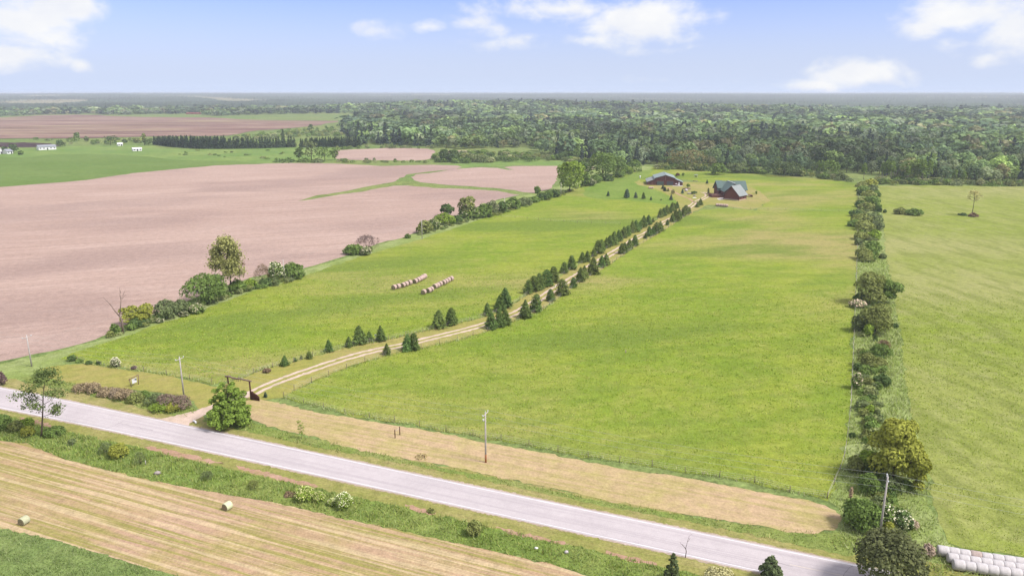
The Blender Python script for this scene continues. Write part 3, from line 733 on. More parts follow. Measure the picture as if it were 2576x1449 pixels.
def spruce_arr(seed, w_, h, n, leaf, droop=0.25, gap=1.0, power=0.85):
    rg = np.random.RandomState(seed)
    lev = rg.rand(n)**1.25; levq = np.round(lev*(9*gap))/(9*gap)
    lev = np.where(rg.rand(n) < .5, levq+rg.normal(0, .018, n), lev)
    lev = np.clip(lev, 0, .985)
    an = rg.uniform(0, 2*math.pi, n); nb = 9
    an = np.where(rg.rand(n) < .6, (np.round(an*nb/(2*math.pi))+((levq*7919) % 1))*2*math.pi/nb + rg.normal(0, .13, n), an)
    R_ = w_/2*(1-lev)**power*(0.86+0.28*np.sin(an*3+seed)*.5+.12*rg.normal(size=n))
    buck = (np.floor(lev*11).astype(int)*13 + np.floor(an*1.45).astype(int)) % 97
    R_ = R_*np.random.RandomState(seed+1000).uniform(.68, 1.16, 97)[buck]
    f = rg.uniform(.35, 1.0, n)**.6
    z = h*(0.03+0.97*lev) - droop*R_*f + 0.10*h*(1-lev)
    C = np.stack([np.cos(an)*R_*f, np.sin(an)*R_*f, np.clip(z, leaf*.3, h)], 1)
    nn = np.stack([np.cos(an)*.45, np.sin(an)*.45, np.full(n, .8)], 1) + rg.normal(0, .45, (n, 3))
    s = leaf*rg.uniform(.7, 1.2, n)*(0.65+0.5*(1-lev))
    return leaf_quads(rg, C, nn, s, .5)
def spruce_trunk(h):
    mb = MB(); mb.tube([(0, 0, -.1), (0, 0, h*.5), (0, 0, h*.97)], [h*.022, h*.014, h*.004], 6)
    return mb
def merge(*parts):
    V, Q, Mi, o = [], [], [], 0
    for (v, q, mi) in parts:
        V.append(v); Q.append(q+o); Mi.append(np.full(len(q), mi)); o += len(v)
    return np.concatenate(V), np.concatenate(Q), np.concatenate(Mi)
def mb_quads(mb):
    v = np.array(mb.v); q = []
    for f in mb.f:
        if len(f) == 4: q.append(f)
        elif len(f) == 3: q.append((f[0], f[1], f[2], f[2]))
        else:
            for i in range(1, len(f)-2, 2): q.append((f[0], f[i], f[i+1], f[i+2]))
    q = [x for x in q if len(set(x)) == 4]
    return v, np.array(q)

# colours of foliage (albedo)
G_MID = (0.088, 0.130, 0.034); G_DARK = (0.058, 0.090, 0.030); G_BRIGHT = (0.125, 0.175, 0.028); G_YELLOW = (0.175, 0.185, 0.035)
G_GREY = (0.095, 0.118, 0.052); G_OLIVE = (0.132, 0.148, 0.048); G_SPRUCE = (0.072, 0.112, 0.032); G_PINE = (0.040, 0.060, 0.040)
G_PALE = (0.30, 0.28, 0.19); G_WHITE = (0.55, 0.52, 0.40); G_PINK = (0.50, 0.40, 0.32); G_BROWN = (0.135, 0.095, 0.062); G_PURPLE = (0.095, 0.062, 0.062); G_MAROON = (0.07, 0.025, 0.03)
G_BLUE = (0.045, 0.075, 0.052)

def plant(name, x, yb, yt, wpx, colour, label, cat, kind='shrub', n=900, leaf=None, group=None, blossom=None, seed=None, trunk=True, back=0.22, leafc=None, z0f=0.22, squash=.85, k=9, jit=.55):
    """a plant whose foot is seen near (x, yb) and whose top reaches row yt; crown is wpx survey pixels wide"""
    seed = seed if seed is not None else int(x*13+yb*7) % 9973
    m_ = mpp(x, yb); wd = wpx*m_
    p = P(x, yb); dv = p[:2]/np.linalg.norm(p[:2]); p = p.copy(); p[:2] += dv*wd*back
    h = max(0.4, CAMH + p[1]*ray(x, yt)[2]/ray(x, yt)[1])
    h = max(h - 0.05*wd*(0 if kind in ('spruce',) else 1), 0.6*h)
    leaf = leaf or max(0.16, min(0.8, 1.25*m_*2.5))
    p[0] = (x-W0/2)/F*(p[1]*CP - (h*.5-CAMH)*SP)
    root = empty(name, p, (seed % 63)/10.0)
    tag(root, label, cat, group)
    if kind == 'spruce':
        V, Q = spruce_arr(seed, wd, h, n, leaf); tb = spruce_trunk(h)
    elif kind == 'shrub':
        bare = name == 'bare_shrub'
        V, Q = crown_arr(seed, lobes_shrub(seed, wd, h, k), int(n*2.2) if bare else n, leaf*1.5 if bare else leaf, jit=1.2 if bare else jit, asp=.10 if bare else .7); tb = MB()
        rg = np.random.RandomState(seed)
        for i in range(4):
            a = i*1.6; tb.tube([(0, 0, -.05), (math.cos(a)*wd*.12, math.sin(a)*wd*.12, h*.35), (math.cos(a)*wd*.22, math.sin(a)*wd*.22, h*.65)], [.06, .045, .02], 5)
    else:
        z0 = h*z0f
        V, Q = crown_arr(seed, lobes_round(seed, wd, h, z0, k, squash=squash), n, leaf, jit=jit); tb = trunk_arr(seed, h, max(.12, h*.02), wd, z0)
    c = link_mesh('crown' if kind != 'shrub' else 'foliage', np_mesh(name+'_crown', V, Q, [M['leaf']]), root); c.color = (*colour, 1)
    t_ = tb.build('trunk' if kind != 'shrub' else 'stem', M['bark'], root, True)
    if blossom:
        rg = np.random.RandomState(seed+5)
        Vr = V.reshape(-1, 4, 3); cc = Vr.mean(1); pick = (cc[:, 2] > h*.35) & (rg.rand(len(cc)) < blossom[1])
        nn = rg.normal(0, .5, (pick.sum(), 3)) + np.array((0, 0, .8))
        off = (cc[pick]-np.array((0, 0, h*.45))); off /= np.linalg.norm(off, axis=1, keepdims=True)+1e-6
        bv, bq = leaf_quads(rg, cc[pick]+off*leaf*.5, nn, leaf*.55*rg.uniform(.6, 1.3, pick.sum()), .9)
        b = link_mesh('blossom', np_mesh('blossom', bv, bq, [M['leaf']]), root); b.color = (*blossom[0], 1)
    return root

# ------------------------------------------------------------------ spruces along the farm track
SPR = [spruce_arr(s_, 3.5, 4.2, 1600, .27, .12, 1.0, (.62, .50, .75, .45, .58, .68, .34, .30)[s_]) for s_ in range(8)]
SPRT = [np_mesh('spruce_crown', V, Q, [M['leaf']]) for V, Q in SPR]
SPRTRUNK = spruce_trunk(4.2).mesh('spruce_trunk', M['bark'], True)
def rg_l(i, a): return random.Random(i*77+5).uniform(-a, a)
def spruce(name, x, yb, yt, label, group, colour=G_SPRUCE, wf=1.0, cat='spruce tree', i=0):
    p = P(x, yb); dv = p[:2]/np.linalg.norm(p[:2]); m_ = mpp(x, yb)
    h0 = CAMH + p[1]*ray(x, yt)[2]/ray(x, yt)[1]
    p = p.copy(); p[:2] += dv*0.25*h0*.35
    h = max(.5, CAMH + p[1]*ray(x, yt)[2]/ray(x, yt)[1])
    p[0] = (x-W0/2)/F*(p[1]*CP - (h*.5-CAMH)*SP)
    root = empty(name, p, (i*1.7) % 6.28); tag(root, label, cat, group)
    s = h/4.2; root.scale = (s*wf, s*wf, s)
    rg = random.Random(i*31+int(x))
    k = rg.uniform(.85, 1.25)
    root.rotation_euler = (rg_l(i, .05), rg_l(i+9, .05), (i*1.7) % 6.28)
    c = link_mesh('crown', SPRT[6+i % 2 if (1325 < x < 1460 or i % 7 == 3) else i % 6], root); c.color = (colour[0]*k*rg.uniform(.9, 1.25), colour[1]*k, colour[2]*k, 1)
    link_mesh('trunk', SPRTRUNK, root)
    return root
LS = [(715,921,894),(743,910,899),(758,904,892),(778,903,884),(827,886,854),(877,874,846),(902,866,819),(930,859,833),(958,859,819),(1102,826,780),(1136,818,774),(1227,794,761),(1258,783,743),(1272,774,724),
      (1329,739,704),(1345,733,694),(1359,728,688),(1374,721,678),(1392,711,671),(1419,688,659),(1439,678,643),(1465,661,634),(1477,659,631),(1494,646,623),(1505,638,604),(1514,633,602),(1525,624,597),(1535,619,592),(1545,616,582),
      (1557,608,578),(1569,599,570),(1579,594,567),(1590,586,555),(1600,583,554),(1609,578,557),(1619,573,542),(1632,566,541),(1643,560,548),(1662,548,525),(1669,544,522),(1677,540,516),(1686,537,521),(1691,532,509),(1697,528,511),(1704,525,507)]
RS_ = [(973,893,864),(1024,883,841),(1040,881,839),(1237,828,785),(1257,823,778),(1272,818,778),(1322,801,755),(1349,784,740),(1386,758,727),(1414,743,702),(1442,724,698),(1460,709,673),(1470,701,668),(1492,691,648),(1514,673,643),(1525,668,638),
       (1564,639,612),(1572,636,610),(1584,628,601),(1597,620,591),(1624,601,586),(1634,595,569),(1642,592,569),(1652,587,559),(1662,582,556),(1679,567,552),(1692,559,536),(1701,557,527),(1709,552,526),(1719,545,521),(1726,540,516),(1734,537,521),(1755,522,507),(1762,517,499)]
def sizeword(h):
    return 'tiny' if h < 1.9 else 'small' if h < 2.8 else 'mid-sized' if h < 4.0 else 'tall' if h < 5 else 'very tall'
for side, lst, nm in (('left', LS, 'left'), ('right', RS_, 'right')):
    for i, (x, yb, yt) in enumerate(lst):
        h = hz(x, yb, yt)
        o = spruce('spruce_tree', x, yb, yt, f"{sizeword(h)} dark spruce, {ordinal(i+1)} from the log gate on the {nm} of the track", 'spruces lining the farm track', i=i+(50 if side == 'right' else 0), wf=1.0 if i % 3 else 1.12)
for i, (x, yb, yt, lb) in enumerate([(1530,494,481,'short dark spruce standing farthest left in the paddock before the barn'), (1577,499,476,'tall narrow spruce left of the paddock row before the barn'), (1599,499,483,'middle spruce of the three grouped ones in the paddock'),
        (1619,501,484,'right-hand spruce of the three grouped ones in the paddock'), (1638,504,494,'thin dark little spruce near the right end of the paddock'), (1663,505,500,'very small bushy spruce at the right end of the paddock row'), (1688,504,489,'round-headed spruce where the yard lawn meets the track'), (1779,463,452,'lone dark spruce on grass between barn and log house'),
        (1716.5,487.5,476,'narrow blue spruce beside the pale boulder in the yard'), (668,1000,985,'small blue-green spruce beside the stockade at the gate')]):
    spruce('spruce_tree', x, yb, yt, lb, 'spruces in the yard and paddock', G_BLUE if i != 3 else G_SPRUCE, .85, i=i+100)
for i, (x, yb, yt, lb) in enumerate([(1667.5,476,465,'tallest of the dark pines clumped before the barn doors'), (1672.5,481.5,470.5,'middle pine of the clump before the barn doors'), (1681,482,474,'rounder pine right of the clump before the barn doors')]):
    spruce('pine_tree', x, yb, yt, lb, 'pines before the barn', G_OLIVE if i == 2 else G_PINE, 1.15, 'pine tree', i=i+120)

# ------------------------------------------------------------------ left hedgerow, from the road inwards
LH = 'trees and bushes of the left hedgerow'
def hp(*a, **k): return plant(*a, group=k.pop('group', LH), **k)
hp('shrub', 2, 970, 932, 26, G_PURPLE, 'dark purple bush at the left picture edge by the road', 'shrub', n=700)
hp('shrub', 287, 845, 812, 24, G_MID, 'narrow green bush left of the forked dead trunk', 'shrub', n=700)
hp('small_tree', 330, 820, 770, 52, G_YELLOW, 'yellow-green small tree just right of the forked dead trunk', 'tree', kind='tree', n=2200, z0f=.12)
hp('small_tree', 362, 816, 764, 44, G_YELLOW, 'second yellow-green small tree, beside the grey-green round bush', 'tree', kind='tree', n=2000, z0f=.12)
hp('shrub', 345, 824, 795, 50, G_DARK, 'dark tangle of bush under the yellow-green small trees', 'shrub', n=900)
hp('large_shrub', 420, 803, 750, 64, G_GREY, 'rounded grey-green large bush between yellow-green trees and pale bush', 'shrub', n=2600, kind='shrub', k=12)
hp('shrub', 455, 790, 749, 46, G_GREY, 'smaller grey-green bush behind the pale flowering bush', 'shrub', n=1300)
hp('shrub', 495, 789, 763, 46, G_MID, 'wide pale flowering bush in front of the big dark hedge tree', 'shrub', n=1300, blossom=(G_PALE, .7))
hp('shrub', 463, 797, 782, 24, G_GREY, 'small pale flowering bush low in front of the grey-green bushes', 'shrub', n=500, blossom=(G_PALE, .6))
hp('shrub', 402, 813, 800, 16, G_GREY, 'tiny cream flowering bush at the hedge foot', 'shrub', n=350, blossom=(G_PALE, .6))
hp('broad_tree', 522, 765, 688, 92, G_MID, 'big dark spreading tree below the tall airy tree', 'tree', kind='tree', n=5200, z0f=.06, k=14)
hp('shrub', 545, 752, 684, 40, G_DARK, 'dark upright bush against the trunk of the tall airy tree', 'shrub', n=1500)
hp('shrub', 596, 738, 700, 50, G_MID, 'round green bush at the foot of the tall airy tree', 'shrub', n=1500)
hp('shrub', 628, 728, 700, 34, G_BRIGHT, 'light green bush right of the round bush in the left hedge', 'shrub', n=1000)
hp('shrub', 672, 719, 699, 50, G_DARK, 'low dark bush under the bare grey-brown tree', 'shrub', n=1000)
hp('bare_shrub', 660, 712, 660, 44, G_BROWN, 'bare twiggy grey-brown tree left of the white hawthorn', 'shrub', n=1100, leaf=.22)
hp('hawthorn', 692, 708, 656, 44, G_MID, 'white-flowering hawthorn left of the field pole', 'tree', n=1900, blossom=(G_WHITE, .5))
hp('shrub', 733, 704, 657, 58, G_MID, 'wide green bush right of the white hawthorn and field pole', 'shrub', n=2300, k=12)
hp('shrub', 887, 642, 612, 50, G_MID, 'round bright green bush in front of the purple-brown tree', 'shrub', n=1700)
hp('bare_shrub', 924, 630, 586, 60, G_PURPLE, 'leafless purple-brown round tree in the left hedgerow', 'tree', n=1600, leaf=.24)
hp('shrub', 920, 643, 620, 28, G_GREY, 'cream flowering bush between green bush and purple-brown tree', 'shrub', n=700, blossom=(G_PALE, .7))
hp('shrub', 1025, 600, 588, 14, G_MID, 'lonely little bush on the bare stretch of the left hedgerow', 'shrub', n=400)
hp('shrub', 1067, 588, 553, 42, G_OLIVE, 'olive brown bush beside the second field pole', 'shrub', n=1500)
hp('shrub', 1090, 578, 548, 36, G_MID, 'cream flowering bush right of the olive brown bush', 'shrub', n=1200, blossom=(G_PALE, .45))
hp('small_tree', 1119, 566, 533, 54, G_BRIGHT, 'bright green spreading tree in the middle of the left hedge', 'tree', n=1700, k=11)
hp('small_tree', 1122, 545, 512, 32, G_DARK, 'dark round-headed tree behind the bright green spreading tree', 'tree', kind='tree', n=1200)
hp('shrub', 1148, 560, 541, 34, G_DARK, 'dark low bush right of the bright green spreading tree', 'shrub', n=800)
hp('tall_tree', 1174, 549, 493, 36, G_OLIVE, 'pointed olive tree rising above the flowering hawthorns', 'tree', kind='tree', n=1500, z0f=.1)
hp('hawthorn', 1182, 550, 516, 66, G_MID, 'broad white-flowering hawthorn under the pointed olive tree', 'tree', n=1800, blossom=(G_PALE, .3), k=11)
hp('shrub', 1217, 548, 509, 48, G_MID, 'green bush left of the third field pole', 'shrub', n=1400)
hp('hawthorn', 1239, 540, 502, 36, G_GREY, 'pale flowering hawthorn by the third field pole', 'tree', n=1100, blossom=(G_PALE, .45))
for (x, yb, yt, wd, c, lb) in [(1262,537,503,30,G_DARK,'dark bush right behind the third field pole'),(1292,527,494,42,G_MID,'wide mid-green bush, first past the third field pole'),(1319,517,495,40,G_GREY,'grey-green bush halfway from third pole to the big round trees'),(1342,510,493,34,G_MID,'low green bush below the thin young hedge tree'),
                               (1365,504,483,34,G_DARK,'dark bush three places left of the fourth field pole'),(1380,500,478,26,G_MID,'mid-green bush two places left of the fourth field pole'),(1394,497,476,30,G_DARK,'dark bush next to the fourth field pole'),(1352,487,468,14,G_MID,'thin young tree on the field side of the left hedge')]:
    hp('shrub', x, yb, yt, wd, c, lb, 'shrub', n=900)
hp('broad_tree', 1434, 485, 403, 66, G_BRIGHT, 'large rounded yellow-green tree by the fourth field pole', 'tree', kind='tree', n=3800, z0f=.05, k=15)
hp('broad_tree', 1516, 455, 379, 66, G_MID, 'large dark green tree at the far end of the left hedge', 'tree', kind='tree', n=3200, z0f=.06, k=14)
hp('broad_tree', 1545, 442, 392, 46, G_MID, 'second large dark tree joining the wood at the hedge end', 'tree', kind='tree', n=2200, z0f=.06)
hp('broad_tree', 1465, 440, 405, 30, G_DARK, 'small dark tree between the two large hedge-end trees', 'tree', kind='tree', n=900, z0f=.06)
for (x, yb, yt, wd, c, lb) in [(1474,470,429,22,G_MID,'upright bush touching the large yellow-green tree'),(1485,468,447,30,G_GREY,'flowering pale bush between the two large hedge trees'),(1499,461,438,34,G_MID,'green bush under the large dark hedge-end tree'),(1530,456,440,30,G_DARK,'dark bush at the foot of the large dark hedge-end tree'),
                               (1559,447,428,30,G_MID,'green bush where the left hedge meets the wood'),(1579,437,418,28,G_BRIGHT,'light green bush at the wood corner behind the barn'),(1596,434,398,40,G_MID,'tall green bush at the wood corner left of the barn')]:
    hp('shrub', x, yb, yt, wd, c, lb, 'shrub', n=800, blossom=(G_PALE, .5) if c is G_GREY else None)
for (x, yb, yt, wd, c, lb) in [(200,912,903,22,G_MID,'leftmost low bush on the front paddock fence'),(223,917,907,16,G_DARK,'low dark bush second along the front paddock fence'),(248,918,909,10,G_DARK,'small bush beside the white fluffy bush on the fence'),(337,929,921,12,G_PURPLE,'small brownish bush on the front fence right of the white bush'),(181,908,893,20,G_DARK,'dark bush at the paddock corner near the road')]:
    hp('shrub', x, yb, yt, wd, c, lb, 'shrub', n=450, group='low bushes on the paddock fence')
hp('shrub', 290, 925, 898, 26, G_GREY, 'white fluffy flowering bush on the front paddock fence', 'shrub', n=800, blossom=(G_WHITE, .9), group='low bushes on the paddock fence')
hp('shrub', 670, 938, 926, 20, G_BROWN, 'small red-brown bush on the fence behind the log gate', 'shrub', n=500, group='low bushes on the paddock fence')

# tall airy tree (visible limbs, foliage in separate tufts)
def airy_tree(name, x, yb, yt, wpx, colour, label, seed, lean=(0, 0), clear=.35, ntip=14, leaf=.35, depth=4, group=LH, r=.22, tuft=.9, lowfrac=.6, nb=11, vs=.7):
    p = P(x, yb); h = hz(x, yb, yt); wd = wpx*mpp(x, yb)
    root = empty(name, p); tag(root, label, 'tree', group)
    rg = np.random.RandomState(seed); mb = MB(); tips = []
    ax = lambda z: Vector((lean[0]*h*(z**1.5), lean[1]*h*(z**1.5), h*z)) + Vector((math.sin(z*5)*.02*h, math.cos(z*4)*.015*h, 0))
    zs = np.linspace(0, .9, 10)
    mb.tube([ax(z) if z else Vector((0, 0, -.1)) for z in zs], [r*(1-.85*z) for z in zs], 8)
    nbr = nb
    for i in range(nbr):
        u = i/(nbr-1); z = clear+(.9-clear)*u; an = i*2.4+rg.uniform(-.4, .4)
        prof = math.sin(math.pi*min(1, .30+.62*u))*1.05
        d = Vector((math.cos(an), math.sin(an), .45+.5*u)).normalized()
        branches(mb, rg, ax(z), d, max(.4, wd*.30*prof), r*.38*(1-.6*u), depth-2, .45, tips, .15)
    tips.append((ax(.98), Vector((0, 0, 1))))
    mb.build('trunk', M['bark'], root, True)
    T = np.array([t[0] for t in tips]); 
    sc_ = h/T[:, 2].max()
    T2 = T.copy()
    k = ntip
    C = np.repeat(T2, k, 0) + rg.normal(0, wd*.05*tuft+.12, (len(T2)*k, 3))*np.array((1, 1, vs))
    V, Q = leaf_quads(rg, C, rg.normal(0, .6, C.shape)+np.array((0, 0, .6)), leaf*rg.uniform(.6, 1.2, len(C)))
    c = link_mesh('crown', np_mesh(name+'_crown', V, Q, [M['leaf']]), root); c.color = (*colour, 1)
    root.scale = (sc_, sc_, sc_)
    return root
airy_tree('tall_tree', 580, 738, 605, 74, (0.205, 0.205, 0.080), 'tall airy olive-green tree with visible limbs above the left hedge', 11, clear=.30, ntip=17, leaf=.38, r=.3, tuft=1.3, nb=20, vs=1.2)
airy_tree('roadside_tree', 103, 1099, 936, 104, (0.085, 0.115, 0.038), 'leaning thin-leaved tree in the near ditch at the far left', 23, lean=(.22, .1), clear=.30, ntip=15, leaf=.20, r=.16, tuft=.85, group='trees and bushes of the near ditch')
airy_tree('young_tree', 758, 1104, 1057, 18, G_BRIGHT, 'spindly young sapling on the edge of the tan strip', 31, clear=.2, ntip=3, leaf=.12, depth=3, r=.035, tuft=.4, group='saplings by the road')
airy_tree('lone_tree', 2444, 543, 480, 34, (0.30, 0.27, 0.13), 'lone thin yellowish tree standing in the right-hand meadow', 37, clear=.55, ntip=2, leaf=.34, r=.20, tuft=1.2, group='trees in the right-hand meadow')
airy_tree('slim_tree', 604, 725, 646, 36, G_BROWN, 'thin half-dead tree with bare twigs beside the tall airy tree', 41, clear=.4, ntip=2, leaf=.25, r=.12, tuft=.5)
def dead_tree(name, x, yb, yt, label, seed, r, depth=3, mat='dead_wood', spread=.3, group=None):
    p = P(x, yb); h = hz(x, yb, yt)
    root = empty(name, p); tag(root, label, 'dead tree', group)
    rg = np.random.RandomState(seed); mb = MB(); tips = []
    mb.tube([(0, 0, -.1), (.02*h, 0, h*.25), (-.01*h, 0, h*.42)], [r, r*.85, r*.7], 8)
    m2 = MB()
    branches(m2, rg, (-.01*h, 0, h*.40), (.22, .05, 1), h*.32, r*.55, depth, spread, None, .2, 5, (1, 2))
    branches(m2, rg, (-.01*h, 0, h*.36), (-.6, 0, .9), h*.28, r*.6, 1, spread, None, .2, 5, (1, 1))
    zz = max(v[2] for v in m2.v); k = (h-h*.36)/(zz-h*.36)
    m2.v = [(a, b, h*.36+(c-h*.36)*k if c > h*.36 else c) for a, b, c in m2.v]
    mb.build('trunk', M[mat], root, True); m2.build('limb', M[mat], root, True)
    return root
dead_tree('dead_tree', 309, 839, 722, 'forked dead trunk with bare limbs at the near end of the left hedge', 5, .28, 2)
dead_tree('dead_sapling', 1724, 1402, 1341, 'bare leafless sapling beside the road near the bottom edge', 8, .06, 3, 'bark', .25)
dead_tree('dead_tree', 2252, 455, 424, 'pale bare dead trunk at the wood edge behind the right meadow', 14, .4, 2, 'pale_bark')
# ------------------------------------------------------------------ right hedgerow, from the wood down to the road
RH = 'trees and bushes of the right hedgerow'
FAR_R = [(2170,471,456,30,G_OLIVE),(2190,469,449,30,G_YELLOW),(2172,483,467,28,G_MID),(2196,483,465,24,G_GREY),(2168,493,477,22,G_DARK),(2186,501,477,34,G_OLIVE),(2205,499,479,20,G_MID),(2173,514,494,36,G_OLIVE),(2196,516,491,34,G_MID),(2166,522,504,26,G_DARK),(2182,531,507,40,G_OLIVE),(2207,531,509,20,G_MID),(2212,534,522,12,G_DARK),
         (2156,546,528,32,G_DARK),(2171,561,534,50,G_OLIVE),(2196,561,534,44,G_GREY),(2150,571,552,34,G_MID),(2176,581,552,50,G_OLIVE),(2206,580,554,34,G_GREY),(2167,604,582,36,G_OLIVE),(2199,604,578,32,G_BRIGHT),(2160,617,600,18,G_GREY),(2197,634,605,36,G_MID),(2174,654,622,38,G_OLIVE),(2192,650,621,34,G_MID),(2221,651,639,15,G_GREY),(2179,660,635,30,G_OLIVE)]
CN = {id(G_OLIVE): 'olive', id(G_YELLOW): 'yellow-green', id(G_MID): 'mid-green', id(G_GREY): 'grey-green', id(G_DARK): 'dark green', id(G_BROWN): 'brownish', id(G_BRIGHT): 'bright green'}
for i, (x, yb, yt, wd, c) in enumerate(FAR_R):
    sz = 'narrow' if wd < 24 else 'wide' if wd > 38 else 'rounded'
    plant('shrub', x, yb, yt-1, wd*1.1, tuple(q*1.12 for q in c), f"{sz} {CN[id(c)]} hedge bush, {ordinal(i+1)} from the wood along the right hedge", 'shrub', n=700 if yb < 540 else 1000, group=RH)
def rp(*a, **k): return plant(*a, group=k.pop('group', RH), **k)
rp('broad_tree', 2192, 768, 682, 68, G_OLIVE, 'broad olive tree, upper of the two biggest in the right hedge', 'tree', kind='tree', n=3800, z0f=.05, k=13)
rp('broad_tree', 2232, 764, 703, 52, G_MID, 'rounded green tree leaning right beside the upper big hedge tree', 'tree', kind='tree', n=2600, z0f=.08)
rp('shrub', 2164, 763, 735, 32, G_DARK, 'dark bush left of the upper big hedge tree', 'shrub', n=1100)
rp('blossom_shrub', 2159, 776, 753, 38, G_GREY, 'pinkish white flowering bush between the two big hedge trees', 'shrub', n=1300, blossom=(G_PINK, .95))
rp('broad_tree', 2206, 842, 762, 72, G_OLIVE, 'broad olive-brown tree, lower of the two biggest in the right hedge', 'tree', kind='tree', n=4200, z0f=.05, k=14)
rp('shrub', 2163, 836, 790, 42, G_GREY, 'grey-green bush left of the lower big hedge tree', 'shrub', n=1600)
rp('shrub', 2184, 848, 814, 30, G_BRIGHT, 'light green bush in front of the lower big hedge tree', 'shrub', n=900)
rp('shrub', 2252, 825, 813, 18, G_DARK, 'small very dark bush right of the lower big hedge tree', 'shrub', n=500)
rp('bare_shrub', 2221, 879, 853, 38, G_BROWN, 'dry grey twiggy bush below the lower big hedge tree', 'shrub', n=900, leaf=.2)
rp('shrub', 2219, 895, 863, 48, G_MID, 'wide mid-green bush below the dry twiggy bush', 'shrub', n=1700)
rp('shrub', 2181, 925, 884, 40, G_OLIVE, 'olive bush on the left of the middle hedge clump', 'shrub', n=1500)
rp('shrub', 2212, 926, 896, 40, G_OLIVE, 'olive bush on the right of the middle hedge clump', 'shrub', n=1400)
rp('shrub', 2157, 935, 913, 21, G_DARK, 'small dark bush above the tall cream flowering bush', 'shrub', n=700)
rp('blossom_shrub', 2156, 980, 936, 26, G_MID, 'tall narrow cream flowering bush on the right fence line', 'shrub', n=1500, blossom=(G_PINK, .5))
rp('shrub', 2221, 972, 938, 42, G_DARK, 'dark rounded bush alone in the right hedge strip', 'shrub', n=1700)
rp('shrub', 2187, 969, 949, 26, G_OLIVE, 'olive bush left of the dark rounded bush', 'shrub', n=800)
rp('shrub', 2191, 1044, 1018, 28, G_BRIGHT, 'fresh green bush in the open part of the hedge strip', 'shrub', n=1100)
rp('shrub', 2191, 1073, 1044, 26, G_MID, 'green bush just above the biggest roadside hedge tree', 'shrub', n=1100)
rp('shrub', 2144, 1102, 1087, 16, G_DARK, 'small dark bush on the right fence above the roadside thicket', 'shrub', n=500)
rp('tall_tree', 2256, 1218, 1040, 98, (0.205, 0.215, 0.042), 'tallest yellow-green tree of the roadside end of the right hedge', 'tree', kind='tree', n=9500, z0f=.03, k=18, leaf=.30)
rp('broad_tree', 2308, 1236, 1128, 56, G_YELLOW, 'drooping yellow-green tree right of the tallest roadside hedge tree', 'tree', kind='tree', n=4200, z0f=.03, leaf=.28, k=11)
rp('shrub', 2152, 1189, 1143, 42, G_OLIVE, 'olive bush left of the tallest roadside hedge tree', 'shrub', n=2000)
rp('small_tree', 2186, 1184, 1130, 40, G_BRIGHT, 'yellow-green small tree touching the tallest roadside hedge tree', 'tree', kind='tree', n=2200, z0f=.05)
rp('shrub', 2188, 1246, 1187, 54, G_MID, 'mid-green bush left of the roadside power pole', 'shrub', n=3000, k=12)
rp('shrub', 2238, 1236, 1197, 44, G_GREY, 'grey-green bush right of the roadside power pole', 'shrub', n=1800)
rp('shrub', 2279, 1233, 1206, 34, G_MID, 'low green bush under the drooping yellow-green tree', 'shrub', n=1200)
rp('dead_weed', 2141, 1262, 1222, 12, (0.26, 0.19, 0.13), 'dry reddish dead weed stalk by the right fence corner', 'weed', n=260, leaf=.14, group='dry weeds')
rp('broad_tree', 2174, 1336, 1252, 92, G_MID, 'rounded green thicket tree beside the tip of the tan strip', 'tree', kind='shrub', n=5600, k=15, leaf=.28)
rp('blossom_shrub', 2235, 1326, 1266, 48, G_MID, 'white-flowering bush right against the roadside power pole', 'shrub', n=2600, blossom=(G_WHITE, .16), leaf=.26)
rp('blossom_shrub', 2270, 1335, 1284, 58, G_DARK, 'wide white-flowering bush above the big roadside evergreen', 'shrub', n=3200, blossom=(G_WHITE, .22), leaf=.26)
rp('shrub', 2236, 1352, 1313, 32, G_YELLOW, 'yellow-green bush just above the big roadside evergreen', 'shrub', n=1500, leaf=.25)
rp('dry_shrub', 2336, 1402, 1366, 36, (0.26, 0.20, 0.16), 'dry straw-coloured bush between big evergreen and stacked bales', 'shrub', n=900, leaf=.2, group='dry weeds')
rp('dry_shrub', 2298, 1330, 1306, 30, (0.27, 0.21, 0.16), 'straw-coloured weeds beside the wide white-flowering bush', 'weed', n=600, leaf=.18, group='dry weeds')
# pairs in the right meadow
RMG = 'bushes in the right-hand meadow'
rp('shrub', 2266, 540, 521, 30, G_OLIVE, 'left bush of the pair out in the right meadow', 'shrub', n=900, group=RMG)
rp('shrub', 2300, 543, 523, 40, G_MID, 'right, wider bush of the pair out in the right meadow', 'shrub', n=1100, group=RMG)
rp('shrub', 2422, 543, 536, 20, G_DARK, 'low dark bush left of the lone yellowish tree', 'shrub', n=400, group=RMG)
rp('shrub', 2448, 546, 535, 22, G_BROWN, 'low brown bush at the foot of the lone yellowish tree', 'shrub', n=400, group=RMG)
rp('shrub', 2226, 536, 528, 8, G_DARK, 'tiny dark bush beside the right hedge in the meadow', 'shrub', n=200, group=RMG)

